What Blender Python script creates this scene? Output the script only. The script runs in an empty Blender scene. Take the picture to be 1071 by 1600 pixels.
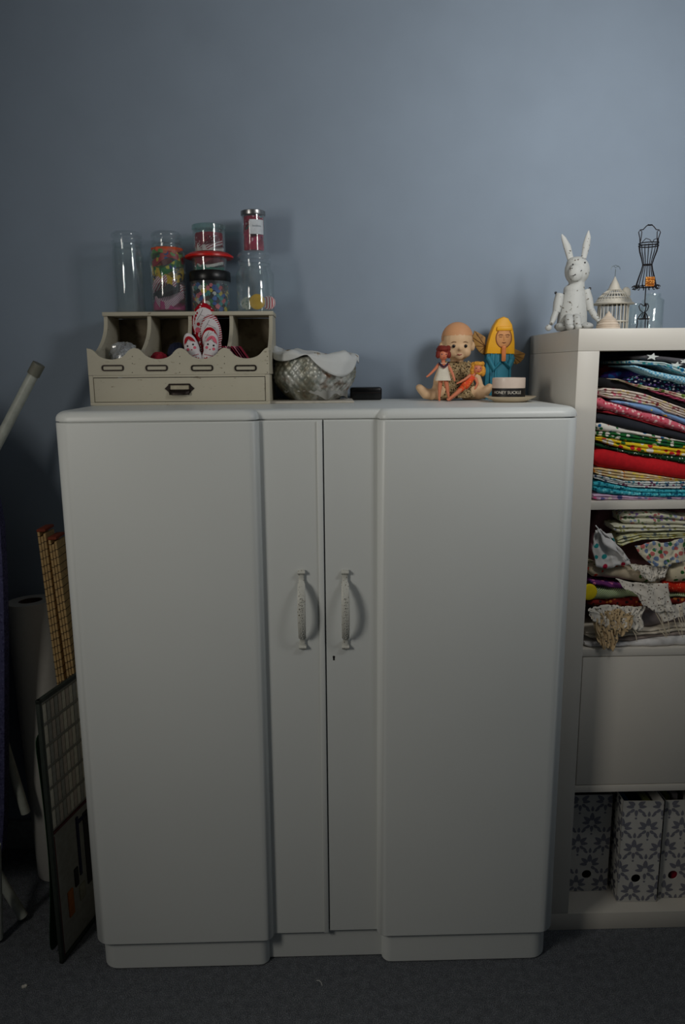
import bpy, bmesh, math, random
from mathutils import Vector, Matrix, Euler, noise as mnoise
random.seed(7)
PI = math.pi
sc = bpy.context.scene
C = sc.collection
S = 0.01                      # all numbers below are centimetres

# ------------------------------------------------------------------ camera
CH, CYAW, CPIT, CROL, CF = 141.1414, .0218, .1918, -.0083, 1163.4265
def _axes():
    c, s = math.cos(CYAW), math.sin(CYAW); Ry = Matrix(((c, -s, 0), (s, c, 0), (0, 0, 1)))
    c, s = math.cos(CPIT), math.sin(CPIT); Rp = Matrix(((1, 0, 0), (0, c, -s), (0, s, c)))
    A = (Rp @ Ry).transposed()
    r0, f0, u0 = A @ Vector((1, 0, 0)), A @ Vector((0, 1, 0)), A @ Vector((0, 0, 1))
    c, s = math.cos(CROL), math.sin(CROL)
    return c * r0 + s * u0, -s * r0 + c * u0, f0
RX, UP, FW = _axes()
cam = bpy.data.objects.new('camera', bpy.data.cameras.new('camera')); C.objects.link(cam)
m3 = Matrix((RX, UP, -FW)).transposed()
cam.matrix_world = Matrix.Translation((0, 0, CH * S)) @ m3.to_4x4()
cam.data.sensor_fit = 'VERTICAL'; cam.data.sensor_height = 36; cam.data.lens = CF / 1600 * 36
cam.data.clip_start = .05; cam.data.clip_end = 50
sc.camera = cam

def at(px, py, Y):
    """photo pixel -> point (cm) on the plane at depth Y"""
    d = RX * ((px - 535.5) / CF) + UP * (-(py - 800) / CF) + FW
    t = Y / d.y
    return Vector((d.x * t, Y, CH + d.z * t))

# ------------------------------------------------------------------ world, lights, exposure
sc.view_settings.view_transform = 'Standard'; sc.view_settings.look = 'None'
sc.view_settings.gamma = 1; sc.view_settings.use_curve_mapping = False
sc.view_settings.exposure = 0.0
w = bpy.data.worlds.new('world'); sc.world = w; w.use_nodes = True
w.node_tree.nodes['Background'].inputs[0].default_value = (.55, .68, 1, 1)
w.node_tree.nodes['Background'].inputs[1].default_value = .008
def area(name, loc, target, sx, sy, power, col):
    L = bpy.data.lights.new(name, 'AREA'); L.shape = 'RECTANGLE'; L.size = sx * S; L.size_y = sy * S
    L.energy = power; L.color = col
    o = bpy.data.objects.new(name, L); C.objects.link(o); o.location = Vector(loc) * S
    o.rotation_euler = (Vector(target) - Vector(loc)).to_track_quat('-Z', 'Y').to_euler()
    return o
#L0
lamp = area('lamp_right', (78, 92, 196), (66, 203, 196), 30, 30, 5.1, (1, .99, .965)); lamp.data.spread = 2.5
area('window_light_left', (-124, 34, 155), (0, 34, 145), 46, 75, 14.5, (1.0, .955, .87))
#L1

# ------------------------------------------------------------------ materials
def srgb(c):
    return tuple(((v / 255) / 12.92 if v / 255 <= .04045 else ((v / 255 + .055) / 1.055) ** 2.4) for v in c) + (1,)
_m = {}
def nt(name):
    m = bpy.data.materials.new(name); m.use_nodes = True
    t = m.node_tree; return m, t, t.nodes['Principled BSDF']
def coords(t, kind='Object'):
    return t.nodes.new('ShaderNodeTexCoord').outputs[kind]
def noise(t, scale, detail=4, co=None):
    n = t.nodes.new('ShaderNodeTexNoise'); n.inputs['Scale'].default_value = scale; n.inputs['Detail'].default_value = detail
    t.links.new(co or coords(t), n.inputs['Vector']); return n
def ramp(t, src, stops, interp='LINEAR'):
    r = t.nodes.new('ShaderNodeValToRGB'); r.color_ramp.interpolation = interp
    e = r.color_ramp.elements
    while len(e) < len(stops): e.new(.5)
    for el, (p, c) in zip(e, stops): el.position = p; el.color = c
    t.links.new(src, r.inputs[0]); return r.outputs[0]
def mix(t, fac, a, b):
    n = t.nodes.new('ShaderNodeMix'); n.data_type = 'RGBA'
    for i, v in ((0, fac), (6, a), (7, b)):
        if isinstance(v, (tuple, float, int)): n.inputs[i].default_value = v
        else: t.links.new(v, n.inputs[i])
    return n.outputs[2]
def bump(t, p, src, strength, dist=.002):
    b = t.nodes.new('ShaderNodeBump'); b.inputs['Strength'].default_value = strength; b.inputs['Distance'].default_value = dist
    t.links.new(src, b.inputs['Height']); t.links.new(b.outputs[0], p.inputs['Normal'])
def mat(name, col, rough=.6, metal=0, var=.12, vs=60, bmp=.15, spec=.4):
    """plain surface with a little procedural grain"""
    if name in _m: return _m[name]
    m, t, p = nt(name); c = srgb(col)
    n = noise(t, vs, 5)
    lo = tuple(v * (1 - var) for v in c[:3]) + (1,); hi = tuple(min(1, v * (1 + var)) for v in c[:3]) + (1,)
    t.links.new(ramp(t, n.outputs[0], [(.3, lo), (.7, hi)]), p.inputs['Base Color'])
    p.inputs['Roughness'].default_value = rough; p.inputs['Metallic'].default_value = metal
    p.inputs['Specular IOR Level'].default_value = spec
    if bmp: bump(t, p, n.outputs[0], bmp)
    _m[name] = m; return m
def worn(name, col, under, rough=.55, scale=25, cut=.62, soft=.03, bmp=.3, stretch=(1, 1, 1), spec=.35):
    """paint chipped through to what lies under it"""
    m, t, p = nt(name)
    mp = t.nodes.new('ShaderNodeMapping'); mp.inputs['Scale'].default_value = stretch; t.links.new(coords(t), mp.inputs[0])
    n = noise(t, scale, 8, mp.outputs[0]); n2 = noise(t, 12, 3)
    c = srgb(col); c2 = tuple(v * .82 for v in c[:3]) + (1,)
    base = mix(t, n2.outputs[0], c, c2)
    k = ramp(t, n.outputs[0], [(cut, (0, 0, 0, 1)), (cut + soft, (1, 1, 1, 1))])
    t.links.new(mix(t, k, base, srgb(under)), p.inputs['Base Color'])
    p.inputs['Roughness'].default_value = rough; p.inputs['Specular IOR Level'].default_value = spec
    bump(t, p, n.outputs[0], bmp, .001); return m
def printed(name, base, spots, scale=90, size=.35, rough=.85, metric='F1', sheen=True):
    """cloth with a small printed all-over pattern"""
    m, t, p = nt(name)
    co = coords(t)
    nz = noise(t, scale * .7, 2, co)
    va = t.nodes.new('ShaderNodeVectorMath'); va.operation = 'MULTIPLY_ADD'
    t.links.new(nz.outputs['Color'], va.inputs[0]); va.inputs[1].default_value = (.6 / scale,) * 3; t.links.new(co, va.inputs[2])
    v = t.nodes.new('ShaderNodeTexVoronoi'); v.inputs['Scale'].default_value = scale; t.links.new(va.outputs[0], v.inputs['Vector'])
    mask = ramp(t, v.outputs['Distance'], [(size, (1, 1, 1, 1)), (size + .05, (0, 0, 0, 1))])
    sep = t.nodes.new('ShaderNodeSeparateColor'); t.links.new(v.outputs['Color'], sep.inputs[0])
    n = len(spots)
    pick = ramp(t, sep.outputs[0], [(i / n, srgb(s)) for i, s in enumerate(spots)], 'CONSTANT')
    t.links.new(mix(t, mask, srgb(base), pick), p.inputs['Base Color'])
    p.inputs['Roughness'].default_value = rough; p.inputs['Specular IOR Level'].default_value = .15
    bump(t, p, noise(t, 500, 2, co).outputs[0], .3, .0006); return m
def gingham(name, a, b, scale):
    m, t, p = nt(name); ch = t.nodes.new('ShaderNodeTexChecker'); ch.inputs['Scale'].default_value = scale
    ch.inputs[1].default_value = srgb(a); ch.inputs[2].default_value = srgb(b)
    t.links.new(coords(t), ch.inputs[0]); t.links.new(ch.outputs[0], p.inputs['Base Color']); p.inputs['Roughness'].default_value = .9
    return m
def striped(name, a, b, scale, axis='X', rough=.8, width=.5, rot=0):
    m, t, p = nt(name); wv = t.nodes.new('ShaderNodeTexWave'); wv.bands_direction = axis; wv.inputs['Scale'].default_value = scale
    mp = t.nodes.new('ShaderNodeMapping'); mp.inputs['Rotation'].default_value = (0, rot, 0); t.links.new(coords(t), mp.inputs[0])
    t.links.new(mp.outputs[0], wv.inputs[0])
    t.links.new(ramp(t, wv.outputs[1], [(width, srgb(a)), (width + .05, srgb(b))]), p.inputs['Base Color'])
    p.inputs['Roughness'].default_value = rough; return m
def glass(name, tint=(246, 250, 250), ior=1.35, milk=.035):
    """thin clear glass: lets light through, mirrors at grazing angles"""
    if name in _m: return _m[name]
    m = bpy.data.materials.new(name); m.use_nodes = True; t = m.node_tree; t.nodes.remove(t.nodes['Principled BSDF'])
    out = t.nodes['Material Output']
    tr = t.nodes.new('ShaderNodeBsdfTransparent'); tr.inputs[0].default_value = srgb(tint)
    gl = t.nodes.new('ShaderNodeBsdfGlossy'); gl.inputs['Roughness'].default_value = .06; gl.inputs[0].default_value = (1, 1, 1, 1)
    lw = t.nodes.new('ShaderNodeLayerWeight'); lw.inputs[0].default_value = .5
    pw = t.nodes.new('ShaderNodeMath'); pw.operation = 'POWER'; pw.inputs[1].default_value = 2.6; t.links.new(lw.outputs['Facing'], pw.inputs[0])
    ma = t.nodes.new('ShaderNodeMath'); ma.operation = 'MULTIPLY_ADD'; ma.inputs[1].default_value = (ior - 1) * 1.7; ma.inputs[2].default_value = .05; t.links.new(pw.outputs[0], ma.inputs[0])
    mx = t.nodes.new('ShaderNodeMixShader'); t.links.new(ma.outputs[0], mx.inputs[0])
    base = tr.outputs[0]
    if milk:
        df = t.nodes.new('ShaderNodeBsdfDiffuse'); df.inputs[0].default_value = (.75, .77, .8, 1)
        m2 = t.nodes.new('ShaderNodeMixShader'); m2.inputs[0].default_value = milk
        t.links.new(tr.outputs[0], m2.inputs[1]); t.links.new(df.outputs[0], m2.inputs[2]); base = m2.outputs[0]
    t.links.new(base, mx.inputs[1]); t.links.new(gl.outputs[0], mx.inputs[2]); t.links.new(mx.outputs[0], out.inputs[0])
    _m[name] = m; return m

# ------------------------------------------------------------------ mesh building
class B:
    def __init__(s): s.bm = bmesh.new()
    def _add(s, bm2, M=None):
        if M is not None: bmesh.ops.transform(bm2, matrix=M, verts=bm2.verts)
        me = bpy.data.meshes.new('tmp'); bm2.to_mesh(me); bm2.free(); s.bm.from_mesh(me); bpy.data.meshes.remove(me); return s
    def box(s, c, d, bev=0, rot=(0, 0, 0), seg=2):
        b = bmesh.new(); bmesh.ops.create_cube(b, size=1)
        bmesh.ops.scale(b, vec=d, verts=b.verts)
        if bev: bmesh.ops.bevel(b, geom=b.edges[:], offset=bev, segments=seg, profile=.5, affect='EDGES')
        return s._add(b, Matrix.Translation(c) @ Euler(rot).to_matrix().to_4x4())
    def ell(s, c, r, seg=20, rings=14, rot=(0, 0, 0)):
        b = bmesh.new(); bmesh.ops.create_uvsphere(b, u_segments=seg, v_segments=rings, radius=1)
        if isinstance(r, (int, float)): r = (r, r, r)
        bmesh.ops.scale(b, vec=r, verts=b.verts)
        return s._add(b, Matrix.Translation(c) @ Euler(rot).to_matrix().to_4x4())
    def grid(s, fn, nu, nv, wu=False, wv=False):
        vs = [[s.bm.verts.new(fn(i / (nu if wu else nu - 1), j / (nv if wv else nv - 1))) for j in range(nv)] for i in range(nu)]
        for i in range(nu if wu else nu - 1):
            for j in range(nv if wv else nv - 1):
                q = (vs[i][j], vs[(i + 1) % nu][j], vs[(i + 1) % nu][(j + 1) % nv], vs[i][(j + 1) % nv])
                try: s.bm.faces.new(q)
                except ValueError: pass
        return s
    def lathe(s, prof, c=(0, 0, 0), seg=32, sy=1, closed=False):
        c = Vector(c); rings = []
        for r, z in prof:
            if r < 1e-5: rings.append([s.bm.verts.new(c + Vector((0, 0, z)))])
            else: rings.append([s.bm.verts.new(c + Vector((r * math.cos(2 * PI * k / seg), sy * r * math.sin(2 * PI * k / seg), z))) for k in range(seg)])
        n = len(rings)
        for i in range(n if closed else n - 1):
            a, b = rings[i], rings[(i + 1) % n]
            for k in range(seg):
                k2 = (k + 1) % seg
                if len(a) == 1 and len(b) == 1: continue
                if len(a) == 1: f = (a[0], b[k2], b[k])
                elif len(b) == 1: f = (a[k], a[k2], b[0])
                else: f = (a[k], a[k2], b[k2], b[k])
                s.bm.faces.new(f)
        return s
    def tube(s, pts, r, seg=8, closed=False):
        pts = [Vector(p) for p in pts]; n = len(pts)
        rs = r if isinstance(r, (list, tuple)) else [r] * n
        rings = []; nrm = None
        for i, p in enumerate(pts):
            a = pts[(i - 1) % n] if (i > 0 or closed) else p; b = pts[(i + 1) % n] if (i < n - 1 or closed) else p
            d = (b - a).normalized() if (b - a).length > 1e-9 else Vector((0, 0, 1))
            if nrm is None: nrm = d.orthogonal().normalized()
            nrm = (nrm - d * nrm.dot(d)); nrm = nrm.normalized() if nrm.length > 1e-6 else d.orthogonal().normalized()
            bn = d.cross(nrm)
            rings.append([s.bm.verts.new(p + rs[i] * (nrm * math.cos(2 * PI * k / seg) + bn * math.sin(2 * PI * k / seg))) for k in range(seg)])
        for i in range(n if closed else n - 1):
            a, b = rings[i], rings[(i + 1) % n]
            for k in range(seg): s.bm.faces.new((a[k], a[(k + 1) % seg], b[(k + 1) % seg], b[k]))
        if not closed:
            s.bm.faces.new(list(reversed(rings[0]))); s.bm.faces.new(rings[-1])
        return s
    def prism(s, pts, a, b, plane='XZ', bev=0):
        """polygon in a plane, thick from a to b along the third axis"""
        f = {'XZ': lambda p, t: (p[0], t, p[1]), 'YZ': lambda p, t: (t, p[0], p[1]), 'XY': lambda p, t: (p[0], p[1], t)}[plane]
        bm = bmesh.new()
        A = [bm.verts.new(f(p, a)) for p in pts]; D = [bm.verts.new(f(p, b)) for p in pts]; n = len(pts)
        bm.faces.new(A); bm.faces.new(list(reversed(D)))
        for i in range(n): bm.faces.new((A[i], D[i], D[(i + 1) % n], A[(i + 1) % n]))
        bmesh.ops.recalc_face_normals(bm, faces=bm.faces)
        if bev:
            es = [e for e in bm.edges if all(len(fc.verts) == 4 for fc in e.link_faces) is False]
            bmesh.ops.bevel(bm, geom=es, offset=bev, segments=2, profile=.5, affect='EDGES')
        return s._add(bm)
    def decal(s, pts, surf, eps=.04, rings=3):
        """flat print: a star-shaped outline (x,z) laid on surface y=surf(x,z)"""
        cx = sum(p[0] for p in pts) / len(pts); cz = sum(p[1] for p in pts) / len(pts)
        P = lambda x, z: Vector((x, surf(x, z) - eps, z))
        c = s.bm.verts.new(P(cx, cz)); prev = None; n = len(pts)
        for k in range(1, rings + 1):
            f = k / rings; ring = [s.bm.verts.new(P(cx + (x - cx) * f, cz + (z - cz) * f)) for x, z in pts]
            for i in range(n):
                if prev is None: s.bm.faces.new((c, ring[i], ring[(i + 1) % n]))
                else: s.bm.faces.new((prev[i], ring[i], ring[(i + 1) % n], prev[(i + 1) % n]))
            prev = ring
        return s
    def mesh(s, name, m, smooth=True, fuse=0, sm=2, ang=40):
        bmesh.ops.recalc_face_normals(s.bm, faces=s.bm.faces)
        bmesh.ops.scale(s.bm, vec=(S, S, S), verts=s.bm.verts)
        me = bpy.data.meshes.new(name); s.bm.to_mesh(me); s.bm.free()
        if fuse:
            o = bpy.data.objects.new('tmp', me); C.objects.link(o)
            r = o.modifiers.new('r', 'REMESH'); r.mode = 'VOXEL'; r.voxel_size = fuse * S
            q = o.modifiers.new('s', 'SMOOTH'); q.factor = .5; q.iterations = sm
            dg = bpy.context.evaluated_depsgraph_get(); me2 = bpy.data.meshes.new_from_object(o.evaluated_get(dg))
            bpy.data.objects.remove(o); bpy.data.meshes.remove(me); me = me2; me.name = name
        me.materials.clear(); me.materials.append(m)
        if smooth:
            me.shade_smooth()
            if not fuse: me.set_sharp_from_angle(angle=math.radians(ang))
        else: me.shade_flat()
        return me
def tag(o, label=None, cat=None, group=None, kind=None):
    if label: o['label'] = label
    if cat: o['category'] = cat
    if group: o['group'] = group
    if kind: o['kind'] = kind
    return o
def obj(name, b, m, parent=None, smooth=True, label=None, kind=None, loc=None, **k):
    o = bpy.data.objects.new(name, b.mesh(name, m, smooth, **k)); C.objects.link(o)
    if parent: o.parent = parent
    if loc is not None: o.location = Vector(loc) * S
    return tag(o, label, kind=kind)
def thing(name, label, cat, loc=(0, 0, 0), rz=0, group=None):
    o = bpy.data.objects.new(name, None); o.empty_display_size = .02; C.objects.link(o)
    o.location = Vector(loc) * S; o.rotation_euler = (0, 0, rz); return tag(o, label, cat, group)
def share(src, name, parent, loc=(0, 0, 0), rot=(0, 0, 0)):
    o = bpy.data.objects.new(name, src.data); C.objects.link(o); o.parent = parent
    o.location = Vector(loc) * S; o.rotation_euler = rot; return o
def circ(cx, cz, r, n=16, rz=None):
    return [(cx + r * math.cos(2 * PI * k / n), cz + (rz or r) * math.sin(2 * PI * k / n)) for k in range(n)]
def petal(cx, cz, L, W, a, n=12):
    out = []
    for k in range(n):
        t = 2 * PI * k / n; x = L / 2 * math.cos(t) + L / 2; y = W / 2 * math.sin(t) * (1 - .35 * math.cos(t))
        out.append((cx + x * math.cos(a) - y * math.sin(a), cz + x * math.sin(a) + y * math.cos(a)))
    return out

# ------------------------------------------------------------------ room
WY, RXW = 203.6, 98.6
M_wall = mat('wall_paint', (139, 152, 167), .8, var=.03, vs=8, bmp=.05, spec=.25)
M_ceil = mat('ceiling_paint', (168, 168, 166), .9, var=.02)
def carpet_material():
    m, t, p = nt('carpet'); n = noise(t, 420, 3); n2 = noise(t, 60, 6)
    a = ramp(t, n.outputs[0], [(.25, srgb((72, 76, 80))), (.5, srgb((116, 120, 126))), (.75, srgb((178, 180, 182)))])
    t.links.new(mix(t, ramp(t, n2.outputs[0], [(.35, (0, 0, 0, 1)), (.7, (.45, .45, .45, 1))]), a, srgb((64, 68, 74))), p.inputs['Base Color'])
    p.inputs['Roughness'].default_value = 1; p.inputs['Specular IOR Level'].default_value = .05
    bump(t, p, n.outputs[0], 1, .006); return m
def struct(name, b, m, **k): return obj(name, b, m, kind='structure', **k)
struct('floor', B().box((-13, 20, -2), (240, 460, 4)), carpet_material(), smooth=False)
struct('wall_back', B().box((-14, WY + 5, 125), (245, 10, 262)), M_wall, smooth=False)
struct('wall_right', B().box((RXW + 5, 110, 125), (10, 187, 262)), M_wall, smooth=False)
struct('wall_left', B().box((-131, 20, 125), (10, 460, 262)), M_wall, smooth=False)
struct('ceiling', B().box((-13, 20, 251), (240, 460, 10)), M_ceil, smooth=False)
struct('baseboard_back', B().box((-36, WY - .8, 4.5), (180, 1.6, 9), .4), mat('baseboard_paint', (150, 152, 146), .5))

# ------------------------------------------------------------------ wardrobe
def white_paint(name, col):
    m, t, p = nt(name); n = noise(t, 90, 3); n2 = noise(t, 3, 2); c = srgb(col)
    t.links.new(mix(t, n2.outputs[0], c, tuple(v * .93 for v in c[:3]) + (1,)), p.inputs['Base Color'])
    p.inputs['Roughness'].default_value = .38; p.inputs['Specular IOR Level'].default_value = .4
    bump(t, p, n.outputs[0], .12, .001); return m
M_white = white_paint('wardrobe_paint', (217, 220, 217))
FY, X0, X1, XA, XB, REC = 154.2, -56.3, 53.3, -13.9, 10.9, 2.3
def arc(cx, cy, r, a0, a1, n=6):
    return [(cx + r * math.cos(math.radians(a0 + (a1 - a0) * k / n)), cy + r * math.sin(math.radians(a0 + (a1 - a0) * k / n))) for k in range(n + 1)]
def front_plan(d, ro=3.9, ri=2.2):
    """front outline seen from above, left to right, set in by d"""
    x0, x1, xa, xb, y = X0 + d, X1 - d, XA - d, XB + d, FY + d
    yr = y + REC
    p = arc(x0 + ro, y + ro, ro, 180, 270)
    p += arc(xa - ri, y + ri, ri, 270, 360, 5) + [(xa, yr), (xb, yr)]
    p += arc(xb + ri, y + ri, ri, 180, 270, 5)
    p += arc(x1 - ro, y + ro, ro, 270, 360)
    return p
def plan_solid(layers):
    """stack of closed plans (plan points incl. back corners) at rising z"""
    b = B(); prev = None
    for d, z in layers:
        pl = front_plan(d) + [(X1 - d, WY - 1.8), (X0 + d, WY - 1.8)]
        ring = [b.bm.verts.new((x, y, z)) for x, y in pl]; n = len(ring)
        if prev:
            for i in range(n): b.bm.faces.new((prev[i], prev[(i + 1) % n], ring[(i + 1) % n], ring[i]))
        else: b.bm.faces.new(ring)
        prev = ring
    b.bm.faces.new(prev); return b
wr = thing('wardrobe', 'large white painted low wardrobe with two rounded doors on carpet', 'wardrobe')
ZD0, ZD1, ZT = 7.9, 130.4, 132.75
obj('plinth', plan_solid([(1.6, 0), (1.2, .4), (1.2, 7.8)]), M_white, wr)
b = B().box(((X0 + X1) / 2, 181, 69.1), (X1 - X0 - .6, 41.8, 122.4)); obj('carcass', b, M_white, wr, smooth=False)
lay = [(.5, ZD1 + .05), (.5, ZD1 + .3), (0, ZD1 + .32)] + [(1.7 * (1 - math.cos(a)), ZT - 1.7 + 1.7 * math.sin(a)) for a in [PI / 2 * k / 6 for k in range(7)]]
obj('top_board', plan_solid(lay), M_white, wr, ang=50)
XS = at(508, 900, FY + REC).x
pl = front_plan(0); half = len(pl) // 2
def door(pts, name, zb):
    b = B(); n = len(pts)
    back = [(x, FY + REC + 1.6) for x, y in (pts[-1], pts[0])]
    poly = pts + back
    loops = []
    for d, z in ((.25, zb), (0, zb + .3), (0, ZD1 - .25), (.2, ZD1)):
        loops.append([b.bm.verts.new((x, y + d, z)) for x, y in poly])
    for A, D in zip(loops, loops[1:]):
        for i in range(len(poly)): b.bm.faces.new((A[i], A[(i + 1) % len(poly)], D[(i + 1) % len(poly)], D[i]))
    b.bm.faces.new(loops[0]); b.bm.faces.new(loops[-1])
    return obj(name, b, M_white, wr, ang=35)
dl = door(pl[:half] + [(XS - .12, FY + REC)], 'door', ZD0 - .2)
dr = door([(XS + .12, FY + REC)] + pl[half:], 'door', ZD0 + .25)
YR = FY + REC
b = B().box((XS - .75, YR - .15, (ZD0 + ZD1) / 2), (1.1, .5, ZD1 - ZD0 - .3), .12); obj('meeting_strip', b, M_white, dl)
# keyhole: near-black plate on the door, shade of the hole put into its colour
k0 = at(522, 1028, YR)
b = B().prism([(k0.x + .28 * math.cos(a), k0.z + .25 + .28 * math.sin(a)) for a in [PI * (1.25 - 1.5 * k / 10) - 0 for k in range(11)]] + [(k0.x + .2, k0.z - .55), (k0.x - .2, k0.z - .55)], YR - .03, YR + .1)
obj('keyhole', b, mat('keyhole_dark', (6, 6, 6), .9), dr, label='small dark keyhole')
M_handle = worn('handle_paint', (205, 205, 196), (92, 82, 66), .45, 300, .62, .05, .6)
def handle(px, parent):
    top = at(px, 890, YR); bot = at(px + 3.5, 1013, YR); zt, zb = top.z, bot.z; xc = (top.x + bot.x) / 2
    H = zt - zb; b = B()
    def f(u, v):
        # u round the section, v along
        a = 2 * PI * u; t = v
        out = .15 + 3.0 * max(0, math.sin(PI * min(1, max(0, (t - .1) / .8)))) ** .55
        wd = .6 if (t < .12 or t > .88) else .78 + .1 * math.sin(PI * t)
        z = zt - .8 - t * (H - 1.6)
        return Vector((xc + wd * max(-1, min(1, 1.25 * math.cos(a))), YR - out - .3 + .24 * math.sin(a), z))
    b.grid(f, 16, 40, wu=True)
    for t, z in ((0, zt - .5), (1, zb + .5)):
        b.box((xc, YR - .42, z), (1.6, .5, 1.1), .15)
        b.tube([(xc - .8, YR - .75, z), (xc + .8, YR - .75, z)], .34, 10)
    h = obj('handle', b, M_handle, parent, label='white painted ornate arched handle')
    r = B()
    for k in range(15):
        t = .3 + .56 * k / 14; out = .15 + 3.0 * math.sin(PI * (t - .1) / .8) ** .55
        z = zt - .8 - t * (H - 1.6); s = 1 if k % 2 else -1
        pts = [(xc + s * (.1 + .26 * math.cos(q)) * (1 - q / 12), YR - out - .58, z + .3 * math.sin(q) * (1 - q / 12)) for q in [i * .6 for i in range(9)]]
        r.tube(pts, .075, 5)
    for v in r.bm.verts: v.co.z += 0
    obj('relief', r, M_handle, parent)
handle(470.5, dl); handle(538, dr)

# ------------------------------------------------------------------ shelving unit
M_shelf = mat('shelf_foil', (205, 200, 190), .42, var=.015, vs=12, bmp=.02)
SX0, SX1, SY0 = 55.16, 98.4, 164.5
SH = thing('shelving_unit', 'tall white cube shelving unit in the corner right of the wardrobe', 'shelving unit')
ym, dy = (SY0 + WY - .3) / 2, WY - .3 - SY0
T = 4.8
obj('top_panel', B().box(((SX0 + SX1) / 2, ym, 149 - T / 2), (SX1 - SX0, dy, T - .06), .12), M_shelf, SH)
obj('bottom_panel', B().box(((SX0 + SX1) / 2, ym, T / 2), (SX1 - SX0, dy, T - .06), .12), M_shelf, SH)
for x in (SX0 + T / 2, SX1 - T / 2): obj('side_panel', B().box((x, ym, 74.5), (T, dy, 149 - 2 * T), .1), M_shelf, SH)
ZL = [110.7, 75.4, 40.1]
for z in ZL: obj('shelf', B().box(((SX0 + SX1) / 2, ym + .15, z - .9), (SX1 - SX0 - 2 * T, dy - .3, 1.8), .06), M_shelf, SH)
dd = obj('cupboard_door', B().box(((SX0 + SX1) / 2, SY0 + 1.1, (40.1 + 73.6) / 2), (SX1 - SX0 - 2 * T - .5, 1.6, 33.1), .08), M_shelf, SH)

# ------------------------------------------------------------------ desk organiser on the wardrobe
M_cream = worn('cream_distressed_paint', (188, 182, 163), (110, 96, 74), .6, 55, .66, .1, .3, (1, 1, 3))
M_old = worn('aged_inner_wood', (128, 118, 100), (84, 74, 60), .8, 30, .5, .2)
M_bronze = mat('dark_bronze', (40, 33, 30), .45, .7, var=.3, vs=300)
OY0, OY1 = 179.0, 200.6; OX0, OX1 = -55.5, -13.1; OZ = ZT; ZR = 145.9; ZL2 = 139.7; OTY = 190; OTZ = 154.95
og = thing('desk_organiser', 'cream distressed wooden desk organiser with pigeonholes and drawer on the wardrobe', 'organiser')
b = B()
b.box(((OX0 + OX1) / 2, (OY0 + OY1) / 2, OZ + .35), (OX1 - OX0, OY1 - OY0, .7), .08)
for x in (OX0 + .5, OX1 - .5): b.box((x, (OY0 + OY1) / 2, (OZ + .7 + ZL2) / 2), (1, OY1 - OY0, ZL2 - OZ - .7), .08)
b.box(((OX0 + OX1) / 2, (OY0 + OY1) / 2, ZL2 - .2), (OX1 - OX0 - 2, OY1 - OY0 - .2, .5))
obj('base_box', b, M_cream, og)
dips = [at(px, 560, OY0).x for px in (174, 247.5, 317, 386)]
def railtop(x):
    z = ZR + .1
    for c in dips:
        u = abs(x - c) / 3.9
        if u < 1.35: z = min(z, ZR - 2.5 * (max(0, 1 - u ** 2) ** .5 if u < .85 else .527 * (1 - (u - .85) / .5) ** 2))
    return z
xs = [OX0 + (OX1 - OX0) * k / 120 for k in range(121)]
b = B(); th = 1.0
for k in range(120):
    xa, xb = xs[k], xs[k + 1]
    pass
top = [(x, railtop(x)) for x in xs]
vA = []
for (x, z) in top:
    vA.append([b.bm.verts.new((x, yy, zz)) for yy, zz in ((OY0, ZL2 + .08), (OY0, z), (OY0 + th, z), (OY0 + th, ZL2 + .08))])
for p, q in zip(vA, vA[1:]):
    for i in range(4): b.bm.faces.new((p[i], q[i], q[(i + 1) % 4], p[(i + 1) % 4]))
b.bm.faces.new(vA[0]); b.bm.faces.new(list(reversed(vA[-1])))
obj('scalloped_rail', b, M_cream, og, smooth=False)
def side_curve():
    p = [(OY1, ZL2 + .05), (OY1, OTZ - 1.0), (OTY + .3, OTZ - 1.0)]
    y0, z0, y1, z1 = OTY + .3, OTZ - 1.0, OY0 + 1.05, ZR - 1.2
    for k in range(1, 13):
        t = k / 12; s = t * t * (3 - 2 * t)
        p.append((y0 + (y1 - y0) * (t ** 2.4), z0 + (z1 - z0) * t))
    p.append((y1, ZL2 + .05)); return p
cols = [OX0 + 1.7, at(233, 500, OTY).x, at(297, 500, OTY).x, at(361.5, 500, OTY).x, OX1 - .1]
for i, x in enumerate(cols):
    n = 'side_panel' if i in (0, 4) else 'divider'
    obj(n, B().prism(side_curve(), x - .45, x + .45, 'YZ'), M_cream, og, smooth=False)
obj('back_panel', B().box(((cols[0] + cols[-1]) / 2, OY1 + .2, (ZL2 + OTZ) / 2 - .6), (cols[-1] - cols[0] + .8, .4, OTZ - ZL2 - 1)), M_old, og)
obj('upper_shelf', B().box(((cols[0] + cols[-1]) / 2, (OTY + OY1) / 2, OTZ - .5), (cols[-1] - cols[0] + 1.3, OY1 - OTY + .6, .95), .1), M_cream, og)
drw = obj('drawer', B().box(((OX0 + OX1) / 2, OY0 + .45, (OZ + .7 + ZL2 - .45) / 2 - .02), (OX1 - OX0 - 2.3, 1, ZL2 - OZ - 1.4), .08).box(((OX0 + OX1) / 2, 190, 135.6), (OX1 - OX0 - 3, 19, 4)), M_cream, og)
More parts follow.
